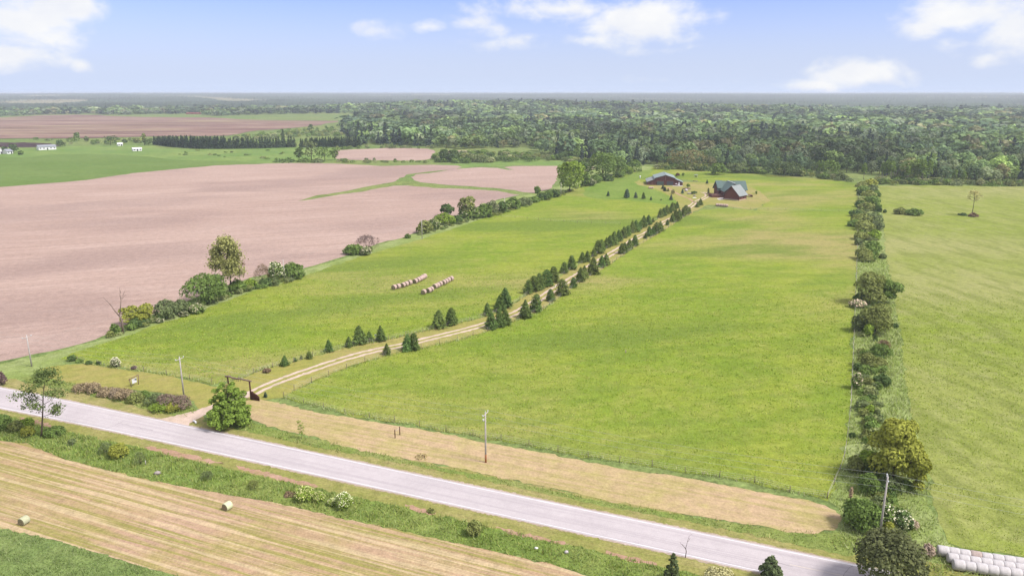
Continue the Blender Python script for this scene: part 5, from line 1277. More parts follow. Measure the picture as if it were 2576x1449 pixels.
# ------------------------------------------------------------------ barn
def local_frame(a, b):
    u = (b-a)[:2]; ln = np.linalg.norm(u); u = u/ln; v = np.array((-u[1], u[0]))
    if v[1] < 0: v = -v
    return u, v, ln
def barn():
    a, b = P(1628, 466), P(1717, 467.3); u, v, Wd = local_frame(a, b)
    root = empty('barn', a, math.atan2(u[1], u[0])); tag(root, 'large dark red barn with pale green roof, two lean-to wings and wide doors', 'barn')
    k = Wd/89.0; D = 20.0
    U = lambda px: (px-1628)*k
    e0, e1, rg_ = U(1647), U(1698), U(1674)
    m = MB()
    prof = [(e0, 0), (e1, 0), (e1, 4.75), (rg_, 6.85), (e0, 4.75)]
    m.prism([(x, 0, z) for x, z in prof], 0, (0, D, 0)); m.build('wall', M['board'], root)
    m = MB(); m.prism([(0, .02, 0), (e0, .02, 0), (e0, .02, 3.95), (0, .02, 2.15)], 0, (0, D-.3, 0)); m.build('left_wing_wall', M['board'], root)
    m = MB(); m.prism([(e1, .02, 0), (Wd, .02, 0), (Wd, .02, 2.2), (e1, .02, 4.2)], 0, (0, 9.0, 0)); m.build('right_wing_wall', M['board'], root)
    ov = .55; t = .16
    sl = (6.85-4.75)/(rg_-e0); sr = (6.85-4.75)/(e1-rg_)
    m = MB(); m.slab([(e0-ov, -ov, 4.75-sl*ov+t), (rg_, -ov, 6.85+t), (rg_, D+ov, 6.85+t), (e0-ov, D+ov, 4.75-sl*ov+t)], t)
    m.slab([(rg_, -ov, 6.85+t), (e1+ov, -ov, 4.75-sr*ov+t), (e1+ov, D+ov, 4.75-sr*ov+t), (rg_, D+ov, 6.85+t)], t); r = m.build('roof', M['roof_barn'], root)
    m = MB(); m.tube([(rg_, -ov, 6.87+t), (rg_, D+ov, 6.87+t)], .12, 6); m.build('ridge_cap', M['roof_grey'], r)
    m = MB(); m.slab([(-.45, -.45, 2.15-.15+t), (e0-.003, -.45, 3.97+t), (e0-.003, D-.2, 3.97+t), (-.45, D-.2, 2.0+t)], t); m.build('left_wing_roof', M['roof_grey'], root)
    m = MB(); m.slab([(e1+.003, -.45, 4.22+t), (Wd+.45, -.45, 2.0+t), (Wd+.45, 9.3, 2.0+t), (e1+.003, 9.3, 4.22+t)], t); m.build('right_wing_roof', M['roof_barn'], root)
    for x0, x1, mt in ((1653, 1669.5, 'green_door'), (1677.3, 1693.3, 'slate_door')):
        m = MB(); m.box((U((x0+x1)/2), -.05, 1.35), (U(x1)-U(x0), .10, 2.7)); d = m.build('barn_door', M[mt], root)
        m = MB(); m.box((U((x0+x1)/2), -.04, 2.78), (U(x1)-U(x0)+.3, .14, .14)); m.build('door_track', M['trim'], d)
    m = MB(); m.box((U(1673.6), -.04, 4.6), (.32, .08, 2.9)); m.build('trim_board', M['trim'], root)
    for q in (1629.8, 1640.2):
        m = MB(); m.box((U(q), -.02, 1.25), (.28, .10, 2.3)); m.build('trim_board', M['trim'], root)
    m = MB(); m.box((U(1651.2), -.03, 1.35), (.55, .10, 1.0)); m.build('window', M['dark_glass'], root)
    m = MB(); m.box((U(1708), .0, 1.15), (.9, .10, 2.05)); m.build('door', M['white_paint'], root)
    for q in (3, 7, 11, 15):
        m = MB(); m.box((-.03, q, 1.35), (.08, .7, .8)); m.build('window', M['dark_glass'], root)
    m = MB(); m.box((U(1673.6), -.12, 6.0), (.16, .16, .16)); m.build('yard_lamp', M['white_paint'], root)
barn()
# ------------------------------------------------------------------ log garage
def garage():
    a, c = P(1820.6, 501.3), P(1858.6, 505.3); u, v, Wd = local_frame(a, c)
    root = empty('log_garage', a, math.atan2(u[1], u[0])); tag(root, 'red-brown log garage with steep grey-green metal roof nearest the meadow', 'garage')
    D = 8.6; ez, rz = 3.15, 8.0; t = .16; mid = Wd/2
    m = MB(); m.prism([(-.06, -.06, 0), (Wd+.06, -.06, 0), (Wd+.06, -.06, .5), (-.06, -.06, .5)], 0, (0, D+.12, 0)); m.build('foundation', M['tan_wall'], root)
    m = MB(); m.prism([(0, 0, .5), (Wd, 0, .5), (Wd, 0, ez), (mid, 0, rz), (0, 0, ez)], 0, (0, D, 0)); m.build('wall', M['log'], root)
    for q in ((0, 0), (Wd, 0), (Wd, D)):
        m = MB(); m.tube([(q[0], q[1], .02), (q[0], q[1], ez-.1)], .2, 8); m.build('corner_log', M['dark_log'], root)
    s = (rz-ez)/mid; ov = .75
    m = MB(); m.slab([(-ov, -.9, ez-s*ov+t), (mid, -.9, rz+t), (mid, D+.9, rz+t), (-ov, D+.9, ez-s*ov+t)], t)
    m.slab([(mid, -.9, rz+t), (Wd+ov, -.9, ez-s*ov+t), (Wd+ov, D+.9, ez-s*ov+t), (mid, D+.9, rz+t)], t); r = m.build('roof', M['roof_grey'], root)
    m = MB(); m.tube([(mid, -.9, rz+.19), (mid, D+.9, rz+.19)], .10, 6); m.build('ridge_cap', M['roof_grey'], r)
    for sg in (0, 1):
        x0 = -ov if sg == 0 else Wd+ov
        m = MB(); m.slab([(x0, -.93, ez-s*ov+t+.02), (mid, -.93, rz+t+.02), (mid, -.93, rz-.28), (x0, -.93, ez-s*ov-.2)] if sg == 0 else [(mid, -.93, rz+t+.02), (x0, -.93, ez-s*ov+t+.02), (x0, -.93, ez-s*ov-.2), (mid, -.93, rz-.28)], .05); m.build('barge_board', M['dark_log'], r)
    for q in (2.2, 5.6):
        m = MB(); m.box((Wd+.02, q, 1.55), (.10, .8, .85)); w_ = m.build('window', M['dark_glass'], root)
        m = MB()
        for dz, dy, sz_, sy_ in ((.47, 0, .08, 1.0), (-.47, 0, .08, 1.0), (0, .46, .86, .08), (0, -.46, .86, .08)): m.box((Wd+.05, q+dy, 1.55+dz), (.12, sy_, sz_))
        m.build('window_frame', M['dark_log'], w_)
    m = MB(); m.box((mid-1, -.02, .62), (.5, .08, .35)); m.build('vent', M['dark_board'], root)
    m = MB(); m.box((-.02, D*.5, 1.45), (.10, 3.2, 1.9)); m.build('garage_door', M['dark_log'], root)
garage()
# ------------------------------------------------------------------ log house
def log_house():
    o = np.array((133.0, 452.0, 0)); root = empty('log_house', o); tag(root, 'large log house with dark green gabled roof and deck behind the garage', 'house')
    X = lambda x: x-133.0
    Y = lambda y: y-452.0
    t = .18
    x0, x1, y0, y1, ez, rz = X(124.8), X(141.4), Y(452.0), Y(462.0), 3.9, 8.2; ym = (y0+y1)/2
    m = MB(); m.prism([(x0, y0, 0), (x0, y1, 0), (x0, y1, ez), (x0, ym, rz), (x0, y0, ez)], 0, (x1-x0, 0, 0)); m.build('wall', M['log'], root)
    s = (rz-ez)/(ym-y0); ov = .9
    m = MB(); m.slab([(x0-.9, y0-ov, ez-s*ov+t), (x1+.9, y0-ov, ez-s*ov+t), (x1+.9, ym, rz+t), (x0-.9, ym, rz+t)], t)
    m.slab([(x0-.9, ym, rz+t), (x1+.9, ym, rz+t), (x1+.9, y1+ov, ez-s*ov+t), (x0-.9, y1+ov, ez-s*ov+t)], t); m.build('roof', M['roof_house'], root)
    # cross gable to the front
    cx, hw, yf, cz, cr = X(131.4), 5.4, Y(442.6), 4.1, 8.35
    yb = ym-.2
    m = MB(); m.prism([(cx-hw, yf, 0), (cx+hw, yf, 0), (cx+hw, yf, cz), (cx, yf, cr-.05), (cx-hw, yf, cz)], 0, (0, yb-yf, 0)); m.build('front_wing_wall', M['log'], root)
    s2 = (cr-cz)/hw; ov = .8
    m = MB(); m.slab([(cx-hw-ov, yf-1.2, cz-s2*ov+t), (cx, yf-1.2, cr+t), (cx, yb+.4, cr+t), (cx-hw-ov, yb+.4, cz-s2*ov+t)], t)
    m.slab([(cx, yf-1.2, cr+t), (cx+hw+ov, yf-1.2, cz-s2*ov+t), (cx+hw+ov, yb+.4, cz-s2*ov+t), (cx, yb+.4, cr+t)], t); r = m.build('front_wing_roof', M['roof_house'], root)
    m = MB(); m.tube([(cx, yf-1.25, cr+t+.05), (cx, yb+.4, cr+t+.05)], .14, 6); m.build('ridge_cap', M['white_paint'], r)
    # raised dormer at the left
    d0, d1 = X(124.3), X(127.9)
    m = MB(); m.prism([(d0+.2, y0-.1, 3.6), (d0+.2, ym, 3.6), (d0+.2, ym, 8.15), (d0+.2, y0-.1, 4.75)], 0, (d1-d0-.4, 0, 0)); dm = m.build('dormer', M['log'], root)
    m = MB(); m.slab([(d0-.3, y0-1.1, 4.35+t), (d1, y0-1.1, 4.35+t), (d1, ym+.3, 8.42+t), (d0-.3, ym+.3, 8.42+t)], t); m.build('dormer_roof', M['roof_house'], dm)
    m = MB(); m.box((cx, yf-.03, 2.0), (1.6, .1, 2.0)); m.build('glass_door', M['dark_glass'], root)
    for q in (-3.3, 3.3):
        m = MB(); m.box((cx+q, yf-.03, 2.2), (1.2, .1, 1.2)); m.build('window', M['dark_glass'], root)
    m = MB(); m.box((cx, yf-.03, 5.4), (1.8, .1, 1.3)); m.build('window', M['dark_glass'], root)
    m = MB(); m.box((x0+1.2, y0-.03, 2.0), (1.1, .1, 1.1)); m.build('window', M['dark_glass'], root)
    # deck with rail and stair
    a, b, c, d = X(118.8), X(125.9), Y(443.4), Y(451.8)
    m = MB(); m.box(((a+b)/2, (c+d)/2, 1.15), (b-a, d-c, .22)); dk = m.build('deck', M['deck'], root)
    m = MB()
    for (p, q) in (((a, c), (b, c)), ((a, c), (a, d))):
        n = 9
        for i in range(n+1):
            m.box((p[0]+(q[0]-p[0])*i/n, p[1]+(q[1]-p[1])*i/n, 1.72), (.1, .1, .96))
        for z in (1.6, 2.2): m.tube([(p[0], p[1], z), (q[0], q[1], z)], .06, 5)
    m.build('railing', M['dark_log'], dk)
    m = MB(); m.box(((a+b)/2, c+.12, .5), (b-a-.1, .2, 1.0)); m.box((a+.12, (c+d)/2, .5), (.2, d-c-.1, 1.0)); m.build('deck_skirt', M['log'], dk)
    m = MB(); m.box((X(142.6), Y(447.5), 1.0), (2.4, 4.0, .2)); m.box((X(143.6), Y(447.5), .5), (.15, 4.0, .9)); m.build('side_deck', M['deck'], root)
log_house()
def umbrella():
    p = P(1805.6, 478); root = empty('parasol', p); root.location.z = 1.25 if False else 0
    tag(root, 'white parasol beside the deck of the log house', 'parasol')
    m = MB(); m.tube([(0, 0, 0), (0, 0, 2.5)], .04, 6); m.build('pole', M['pole_wood'], root)
    m = MB(); n = 10
    m.add([(1.5*math.cos(2*math.pi*k/n), 1.5*math.sin(2*math.pi*k/n), 2.15) for k in range(n)]+[(0, 0, 2.62)]+[(1.5*math.cos(2*math.pi*k/n), 1.5*math.sin(2*math.pi*k/n), 2.08) for k in range(n)],
          [(k, (k+1) % n, n) for k in range(n)]+[(n+1+k, n+1+(k+1) % n, (k+1) % n, k) for k in range(n)])
    m.build('canopy', M['white_paint'], root)
umbrella()
# yard bits
def yard():
    def stack_logs():
        root = empty('log_pile', P(1727, 477)); tag(root, 'long low pile of grey logs lying in the yard', 'log pile')
        for i, (dx, y, z, ln) in enumerate([(0, 0, .22, 5.2), (-.3, .5, .22, 4.8), (.2, .25, .58, 4.9)]):
            m = MB(); m.tube([(-ln/2+dx, y, z), (ln/2+dx, y, z+.03)], [.23, .21], 8); m.build('log', M['dead_wood'], root, True)
    stack_logs()
    small('boulder', 1726, 482, 'large pale round boulder in the yard before the log pile', 'rock', 'pale_stone', rock_fn(21, 1.15, 1.0, .95))
    small('boulder', 1735.5, 488.5, 'long low grey boulder right of the pale one', 'rock', 'stone', rock_fn(22, 1.5, .8, .45), 'grey yard boulders')
    small('boulder', 1730, 487.5, 'small grey boulder between pale and long boulders', 'rock', 'stone', rock_fn(23, .6, .5, .35), 'grey yard boulders')
    small('boulder', 1747, 494.5, 'grey brown boulder behind the white slab near the track', 'rock', 'stone', rock_fn(24, .9, .7, .5), 'grey yard boulders')
    small('stone_slab', 1747, 498.5, 'flat white stone slab on grass beside the track', 'rock', 'white_paint', rock_fn(25, 1.35, .8, .16))
    small('water_tank', 1610, 449, 'small white tank on a stand left of the barn', 'tank', 'white_paint', lambda m: (m.tube([(0, 0, .6), (0, 0, 1.9)], [.5, .5], 10), m.box((0, 0, .3), (.7, .7, .6))))
    def swing():
        root = empty('garden_swing', P(1750.5, 447)); tag(root, 'grey covered garden swing standing on the grass behind the yard', 'garden swing')
        for sx in (-.9, .9):
            for sy in (-.5, .5):
                m = MB(); m.tube([(sx, sy, 0), (sx, 0, 1.9)], .06, 6); m.build('leg', M['pole_wood'], root)
        m = MB(); m.slab([(-1.2, -.8, 2.0), (1.2, -.8, 2.0), (1.2, .8, 2.15), (-1.2, .8, 2.15)], .1); m.build('canopy', M['grey_roof'], root)
        m = MB(); m.box((0, 0, .55), (1.5, .5, .1)); m.box((0, .25, .85), (1.5, .08, .55)); m.build('seat', M['dark_board'], root)
    swing()
    def bench():
        root = empty('log_bench', P(1749, 457.5)); tag(root, 'low grey log bench on the grass below the garden swing', 'bench')
        m = MB(); m.tube([(-1.8, 0, .5), (1.8, 0, .48)], .18, 8); m.build('seat', M['dead_wood'], root, True)
        for sx in (-1.3, 1.3):
            m = MB(); m.tube([(sx, 0, 0), (sx, 0, .4)], .16, 7); m.build('leg', M['dead_wood'], root)
    bench()
    def table():
        root = empty('patio_table', P(1706.5, 468.3)); tag(root, 'round white table on the slab before the right barn wing', 'table')
        m = MB(); m.tube([(0, 0, .70), (0, 0, .78)], .75, 14); m.build('tabletop', M['white_paint'], root)
        m = MB(); m.tube([(0, 0, 0), (0, 0, .7)], [.25, .06], 8); m.build('pedestal', M['wire'], root)
        root = empty('parasol', P(1701, 468.4)); tag(root, 'pink-white parasol before the right barn wing', 'parasol')
        m = MB(); m.tube([(0, 0, 0), (0, 0, 1.7)], .04, 6); m.build('pole', M['pole_wood'], root)
        n = 10; m = MB(); m.add([(.9*math.cos(2*math.pi*k/n), .9*math.sin(2*math.pi*k/n), 1.35) for k in range(n)]+[(0, 0, 1.8)], [(k, (k+1) % n, n) for k in range(n)]+[tuple(range(n-1, -1, -1))]); m.build('canopy', M['pale_stone'], root)
    table()
yard()

# ------------------------------------------------------------------ distant buildings
def simple_house(name, xa, ya, xb, yb_, depth, eave, ridge, wall, roof, label, cat='house', wins=4, gable_front=False, group='distant buildings'):
    a, b = P(xa, ya), P(xb, yb_); u, v, Wd = local_frame(a, b)
    root = empty(name, a, math.atan2(u[1], u[0])); tag(root, label, cat, group); t = .2
    if gable_front:
        m = MB(); m.prism([(0, 0, 0), (Wd, 0, 0), (Wd, 0, eave), (Wd/2, 0, ridge), (0, 0, eave)], 0, (0, depth, 0)); m.build('wall', M[wall], root)
        s = (ridge-eave)/(Wd/2)
        m = MB(); m.slab([(-.5, -.5, eave-s*.5+t), (Wd/2, -.5, ridge+t), (Wd/2, depth+.5, ridge+t), (-.5, depth+.5, eave-s*.5+t)], t)
        m.slab([(Wd/2, -.5, ridge+t), (Wd+.5, -.5, eave-s*.5+t), (Wd+.5, depth+.5, eave-s*.5+t), (Wd/2, depth+.5, ridge+t)], t)
    else:
        m = MB(); m.prism([(0, 0, 0), (0, depth, 0), (0, depth, eave), (0, depth/2, ridge), (0, 0, eave)], 0, (Wd, 0, 0)); m.build('wall', M[wall], root)
        s = (ridge-eave)/(depth/2)
        m = MB(); m.slab([(-.5, -.5, eave-s*.5+t), (Wd+.5, -.5, eave-s*.5+t), (Wd+.5, depth/2, ridge+t), (-.5, depth/2, ridge+t)], t)
        m.slab([(-.5, depth/2, ridge+t), (Wd+.5, depth/2, ridge+t), (Wd+.5, depth+.5, eave-s*.5+t), (-.5, depth+.5, eave-s*.5+t)], t)
    m.build('roof', M[roof], root)
    for i in range(wins):
        x = Wd*(i+.5)/wins
        m = MB()
        if i == wins//2: m.box((x, -.03, 1.1), (1.3, .12, 2.2)); m.build('door', M['dark_board'], root)
        else: m.box((x, -.03, eave*.55), (1.2, .12, 1.0)); m.build('window', M['dark_glass'], root)
simple_house('long_building', 98, 378.5, 142, 376.5, 9, 3.4, 5.2, 'white_paint', 'grey_roof', 'long white building with grey roof beside the green crop field', 'farm building', 5)
simple_house('house', -3, 388, 6, 387.5, 8, 4.5, 6.5, 'white_paint', 'white_paint', 'white house cut by the left picture edge', 'house', 2, True)
simple_house('house', 19, 388, 33, 387, 9, 2.6, 4.6, 'white_paint', 'grey_roof', 'small grey-roofed white house next to the left picture edge', 'house', 2)
simple_house('livestock_shed', 335.5, 381, 357, 380, 5, 2.4, 3.4, 'white_paint', 'white_paint', 'low white shed with dark openings on the pasture', 'shed', 3)
simple_house('livestock_shed', 297, 367.5, 309, 367, 5, 2.2, 3.2, 'white_paint', 'white_paint', 'smaller pale shed farther up the pasture', 'shed', 2)
simple_house('house', 1231, 287.5, 1244, 287.5, 16, 7, 11, 'tan_wall', 'tan_wall', 'tan house among distant trees at centre', 'house', 3)
simple_house('house', 1268, 286.5, 1279, 286, 16, 8, 13, 'white_paint', 'white_paint', 'bright white house among distant trees right of the tan one', 'house', 3, True)
simple_house('house', 1752, 315, 1770, 315, 12, 5, 9, 'white_paint', 'grey_roof', 'white house in the woodland clearing behind the barn', 'house', 4)
simple_house('garage_building', 1779, 315.5, 1790, 315.5, 9, 4.5, 7.5, 'white_paint', 'grey_roof', 'white garage right of the house in the woodland clearing', 'garage', 2, True)
simple_house('long_barn', 468, 288.5, 508, 288.5, 14, 3, 5, 'red_wall', 'red_wall', 'long low red barn at the foot of the far woods', 'barn', 4)
# ================================================================== woods
def inpoly(x, y, poly):
    poly = np.asarray(poly, float); c = np.zeros(len(x), bool); n = len(poly)
    for i in range(n):
        (x0, y0), (x1, y1) = poly[i], poly[(i+1) % n]
        if y0 == y1: continue
        s = ((y0 > y) != (y1 > y)) & (x < (x1-x0)*(y-y0)/(y1-y0)+x0)
        c ^= s
    return c
FOREST = [(3000,464),(2576,461),(2450,459),(2330,456),(2260,448),(2200,441),(2130,436),(2050,433),(1900,428),(1760,420),(1690,415),(1640,413),(1600,420),(1560,424),(1500,416),(1490,404),(1440,399),(1400,394),(1360,386),(1340,372),(1250,374),(1180,376),(1100,372),(1000,369),(930,364),(908,372),(908,352),(862,343),(856,322),(905,305),(935,295.5),(860,291),(667,291),(533,294),(420,287),(300,291),(233,287),(100,289),(0,294),(-500,298),(-500,262),(3000,262)]
HOLES = [[(1355,377),(1460,368.5),(1605,370),(1605,378),(1450,382),(1365,383)], [(1680,321),(1700,314),(1745,310),(1845,311),(1845,319),(1780,324)], [(1226,290),(1226,284),(1290,283),(1290,289)],
         [(1560,345),(1620,343),(1650,347),(1590,350)], [(2230,372),(2330,369),(2350,375),(2250,378)], [(2440,398),(2540,394),(2560,402),(2460,406)], [(1960,350),(2040,348),(2050,353),(1970,355)], [(1130,318),(1210,316),(1220,321),(1140,323)],
         [(1000,383),(1100,376),(1180,378),(1180,390),(1080,392)], [(460,292),(460,287),(515,287),(515,292)]]
def forest_points(seed, r0, r1, sfun, az=42):
    rg = np.random.RandomState(seed); out = []
    r = r0
    while r < r1:
        s = sfun(r); n = int(2*R(az)*r/s)
        a = np.linspace(-R(az), R(az), n) + rg.uniform(-.5, .5, n)*(2*R(az)/n)
        rr = r + rg.uniform(-.5, .5, n)*s
        out.append(np.stack([np.sin(a)*rr, np.cos(a)*rr], 1)); r += s*.9
    p = np.concatenate(out)
    x, y = proj(p[:, 0], p[:, 1], terrain(p[:, 0], p[:, 1])*0)
    ok = inpoly(x, y, FOREST)
    for h in HOLES: ok &= ~inpoly(x, y, h)
    return p[ok], x[ok], y[ok]
fp, fx, fy = forest_points(3, 430, 2950, lambda r: float(np.clip(2.6+0.0098*r, 6.5, 24)))
fr = np.hypot(fp[:, 0], fp[:, 1])
rg = np.random.RandomState(17)
patch = np.sin(fp[:, 0]*.011+1)*np.sin(fp[:, 1]*.009+2) + .6*np.sin(fp[:, 0]*.027+fp[:, 1]*.019)
conif = (rg.rand(len(fp)) < np.clip(.07+.40*(patch > .55), 0, 1))
# height falls towards the wood edge facing the fields
hts = np.where(rg.rand(len(fp)) < .18, rg.uniform(15, 20, len(fp)), rg.uniform(7.0, 14.5, len(fp)))*(1+.18*patch/1.6)
def tree_tpl(seed, conifer, n, leaf, trunk=True):
    """unit tree: height 1"""
    if conifer:
        V, Q = spruce_arr(seed, .36, 1.0, n, leaf, .3, .7, .75); 
    else:
        k = 7; rg_ = np.random.RandomState(seed)
        V, Q = crown_arr(seed, lobes_round(seed, .84, 1.0, .06, k+2+rg_.randint(0, 5), .27, 1.0), n, leaf, -.35, .32)
    mi = np.zeros(len(Q), int)
    if trunk:
        mb = MB(); mb.tube([(0, 0, 0), (0, 0, .45), (0, 0, .85)], [.020, .014, .006], 5)
        for i in range(3):
            a = i*2.1; mb.tube([(0, 0, .25+.1*i), (math.cos(a)*.14, math.sin(a)*.14, .45+.1*i)], [.009, .004], 4)
        tv, tq = mb_quads(mb); V, Q, mi = merge((V, Q, 0), (tv, tq, 1))
    return V, Q, mi
order = np.argsort(fr)
def greens(rg_, n, pt):
    base = np.array([(0.060, 0.092, 0.034), (0.042, 0.066, 0.030), (0.075, 0.108, 0.036), (0.082, 0.104, 0.052), (0.096, 0.098, 0.042), (0.088, 0.128, 0.036)])
    ix = rg_.choice(6, n, p=[.32, .22, .16, .14, .06, .10])
    c = base[ix]*rg_.uniform(.70, 1.30, (n, 1))
    return c
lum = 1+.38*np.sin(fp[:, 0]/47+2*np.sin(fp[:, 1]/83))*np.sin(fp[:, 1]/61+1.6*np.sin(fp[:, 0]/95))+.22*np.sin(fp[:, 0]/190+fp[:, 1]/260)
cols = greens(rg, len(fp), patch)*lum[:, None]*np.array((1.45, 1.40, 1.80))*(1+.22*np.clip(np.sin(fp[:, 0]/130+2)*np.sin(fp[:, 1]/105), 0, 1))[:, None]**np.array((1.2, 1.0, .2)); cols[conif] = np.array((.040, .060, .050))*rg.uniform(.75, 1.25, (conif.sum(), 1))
def crown_only(seed, conifer, n, leaf): 
    V, Q, mi = tree_tpl(seed, conifer, n, leaf, False); return np_mesh('forest_crown', V, Q, [M['leaf']])
BL = [crown_only(60+i, False, 620, .060) for i in range(7)]
CF = [crown_only(80+i, True, 420, .055) for i in range(4)]
_m = MB(); _m.tube([(0, 0, 0), (0, 0, .45), (0, 0, .85)], [.020, .014, .006], 5); FTR = _m.mesh('forest_trunk', M['bark'], True)
single = np.zeros(len(fp), bool); nb = nc = 0
for i in order:
    if abs(fx[i]-W0/2) > W0/2+25: continue
    if conif[i] and nc < 90: nc += 1
    elif not conif[i] and nb < 300: nb += 1
    else:
        if nb >= 300 and nc >= 90: break
        continue
    single[i] = True
    o = empty('forest_conifer' if conif[i] else 'forest_tree', (0, 0, 0))
    h = hts[i]*(1.12 if conif[i] else 1); o.location = (fp[i, 0], fp[i, 1], terrain(fp[i, 0], fp[i, 1]))
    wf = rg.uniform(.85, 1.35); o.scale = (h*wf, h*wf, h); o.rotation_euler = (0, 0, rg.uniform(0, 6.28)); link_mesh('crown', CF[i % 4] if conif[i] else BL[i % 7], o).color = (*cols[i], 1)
    link_mesh('trunk', FTR, o)
    where = 'left' if fx[i] < 1640 else 'mid' if fx[i] < 2180 else 'right'
    if conif[i]:
        tag(o, {'left': 'dark conifer in the wood left of the barn', 'mid': 'dark conifer in the wood behind barn and log house', 'right': 'dark conifer in the wood behind the right-hand meadow'}[where], 'conifer', {'left': 'conifers left of the barn', 'mid': 'conifers behind the log house', 'right': 'conifers behind the right meadow'}[where])
    else:
        tag(o, {'left': 'green broadleaf tree in the wood left of the barn', 'mid': 'green broadleaf tree in the wood behind barn and log house', 'right': 'green broadleaf tree in the wood behind the right-hand meadow'}[where], 'tree', {'left': 'broadleaf trees left of the barn', 'mid': 'broadleaf trees behind the log house', 'right': 'broadleaf trees behind the right meadow'}[where])
def mass(name, sel, tpls, label, jmat):
    Vs, Qs, Cs, Ms, o = [], [], [], [], 0
    idx = np.where(sel)[0]; r_ = np.random.RandomState(5)
    which = r_.randint(0, len(tpls), len(idx))
    for k, (V, Q, mi) in enumerate(tpls):
        ii = idx[which == k]
        if not len(ii): continue
        an = r_.uniform(0, 6.28, len(ii)); h = hts[ii]*np.where(conif[ii], 1.12, 1); wf = r_.uniform(.85, 1.5, len(ii))*np.clip(fr[ii]/900, 1, 1.7)
        ca, sa = np.cos(an)[:, None], np.sin(an)[:, None]
        X = (V[None, :, 0]*ca - V[None, :, 1]*sa)*(h*wf)[:, None] + fp[ii, 0][:, None]
        Y = (V[None, :, 0]*sa + V[None, :, 1]*ca)*(h*wf)[:, None] + fp[ii, 1][:, None]
        Z = V[None, :, 2]*h[:, None] + terrain(fp[ii, 0], fp[ii, 1])[:, None]
        Vs.append(np.stack([X, Y, Z], -1).reshape(-1, 3))
        Qs.append((Q[None] + (np.arange(len(ii))*len(V))[:, None, None]).reshape(-1, 4)+o); o += len(ii)*len(V)
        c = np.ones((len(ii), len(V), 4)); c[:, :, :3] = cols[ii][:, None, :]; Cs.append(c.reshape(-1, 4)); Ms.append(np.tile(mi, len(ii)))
    return Vs, Qs, Cs, Ms, o
def build_mass(name, groups, label):
    Vs, Qs, Cs, Ms, off = [], [], [], [], 0
    for sel, tpls in groups:
        v, q, c, m, n = mass(name, sel, tpls, label, None)
        Vs += v; Qs += [x+off for x in q]; Cs += c; Ms += m; off += n
    me = np_mesh(name, np.concatenate(Vs), np.concatenate(Qs), [M['leaf_stuff'], M['bark']], np.concatenate(Ms), np.concatenate(Cs))
    o = link_mesh(name, me); tag(o, label, 'woodland', None, 'stuff'); print(name, len(me.polygons))
rest = ~single
nearz, midz = (fr < 800), (fr >= 800) & (fr < 1300)
farz = fr >= 1300
T1b = [tree_tpl(100+i, False, 260, .085) for i in range(5)]; T1c = [tree_tpl(110+i, True, 200, .075) for i in range(3)]
T2b = [tree_tpl(120+i, False, 130, .125, False) for i in range(5)]; T2c = [tree_tpl(130+i, True, 110, .10, False) for i in range(3)]
T3b = [tree_tpl(140+i, False, 70, .18, False) for i in range(5)]; T3c = [tree_tpl(150+i, True, 60, .14, False) for i in range(3)]
build_mass('forest', [(rest & nearz & ~conif, T1b), (rest & nearz & conif, T1c), (rest & midz & ~conif, T2b), (rest & midz & conif, T2c), (rest & farz & ~conif, T3b), (rest & farz & conif, T3c)], 'mixed green woodland covering the land beyond the fields')

# far canopy: one bumpy woodland sheet to the horizon
def far_forest():
    rgf = np.random.RandomState(9)
    az = np.radians(np.linspace(-44, 44, 1500)); rr = np.geomspace(2650, 15500, 210)
    A, RR = np.meshgrid(az, rr); RR = RR*(1+rgf.uniform(-.003, .003, RR.shape))
    X, Y = np.sin(A)*RR, np.cos(A)*RR
    def lump(s): 
        return np.sin(X/s+1.3*np.sin(Y/s*.7))*np.sin(Y/s*1.1+1.7*np.sin(X/s*.6))
    Z = terrain(X, Y) + 9 + rgf.uniform(-4.5, 4.5, X.shape)*np.clip(RR/3500, .9, 1.6) + 2*lump(90) + 2.5*lump(230)
    Z[0] -= 14
    V = np.stack([X, Y, Z], -1).reshape(-1, 3); n = len(az)
    i, j = np.meshgrid(np.arange(len(rr)-1), np.arange(n-1), indexing='ij')
    q = np.stack([i*n+j, (i+1)*n+j, (i+1)*n+j+1, i*n+j+1], -1).reshape(-1, 4)[:, ::-1]
    fld = np.sin(X/410+1.7*np.sin(Y/900))*np.sin(Y/700+1.2*np.sin(X/350)) + .5*np.sin(X/170+Y/260)
    fld = smooth01((fld-.78)/.12)
    k = rgf.uniform(.55, 1.35, X.shape)*(1+.25*lump(140))*(1+.2*lump(520))
    c = np.ones((X.size, 4)); c[:, 0] = (.052*k).ravel(); c[:, 1] = (.072*k).ravel(); c[:, 2] = (.042*k).ravel()
    c[:, :3] = c[:, :3]*(1-fld.reshape(-1, 1)) + np.array((.20, .185, .105))*fld.reshape(-1, 1)
    V[:, 2] -= (9*fld).ravel()
    o = link_mesh('far_forest', np_mesh('far_forest', V, q, [M['canopy']], None, c)); tag(o, 'distant woodland fading into haze at the horizon', 'woodland', None, 'stuff')
far_forest()

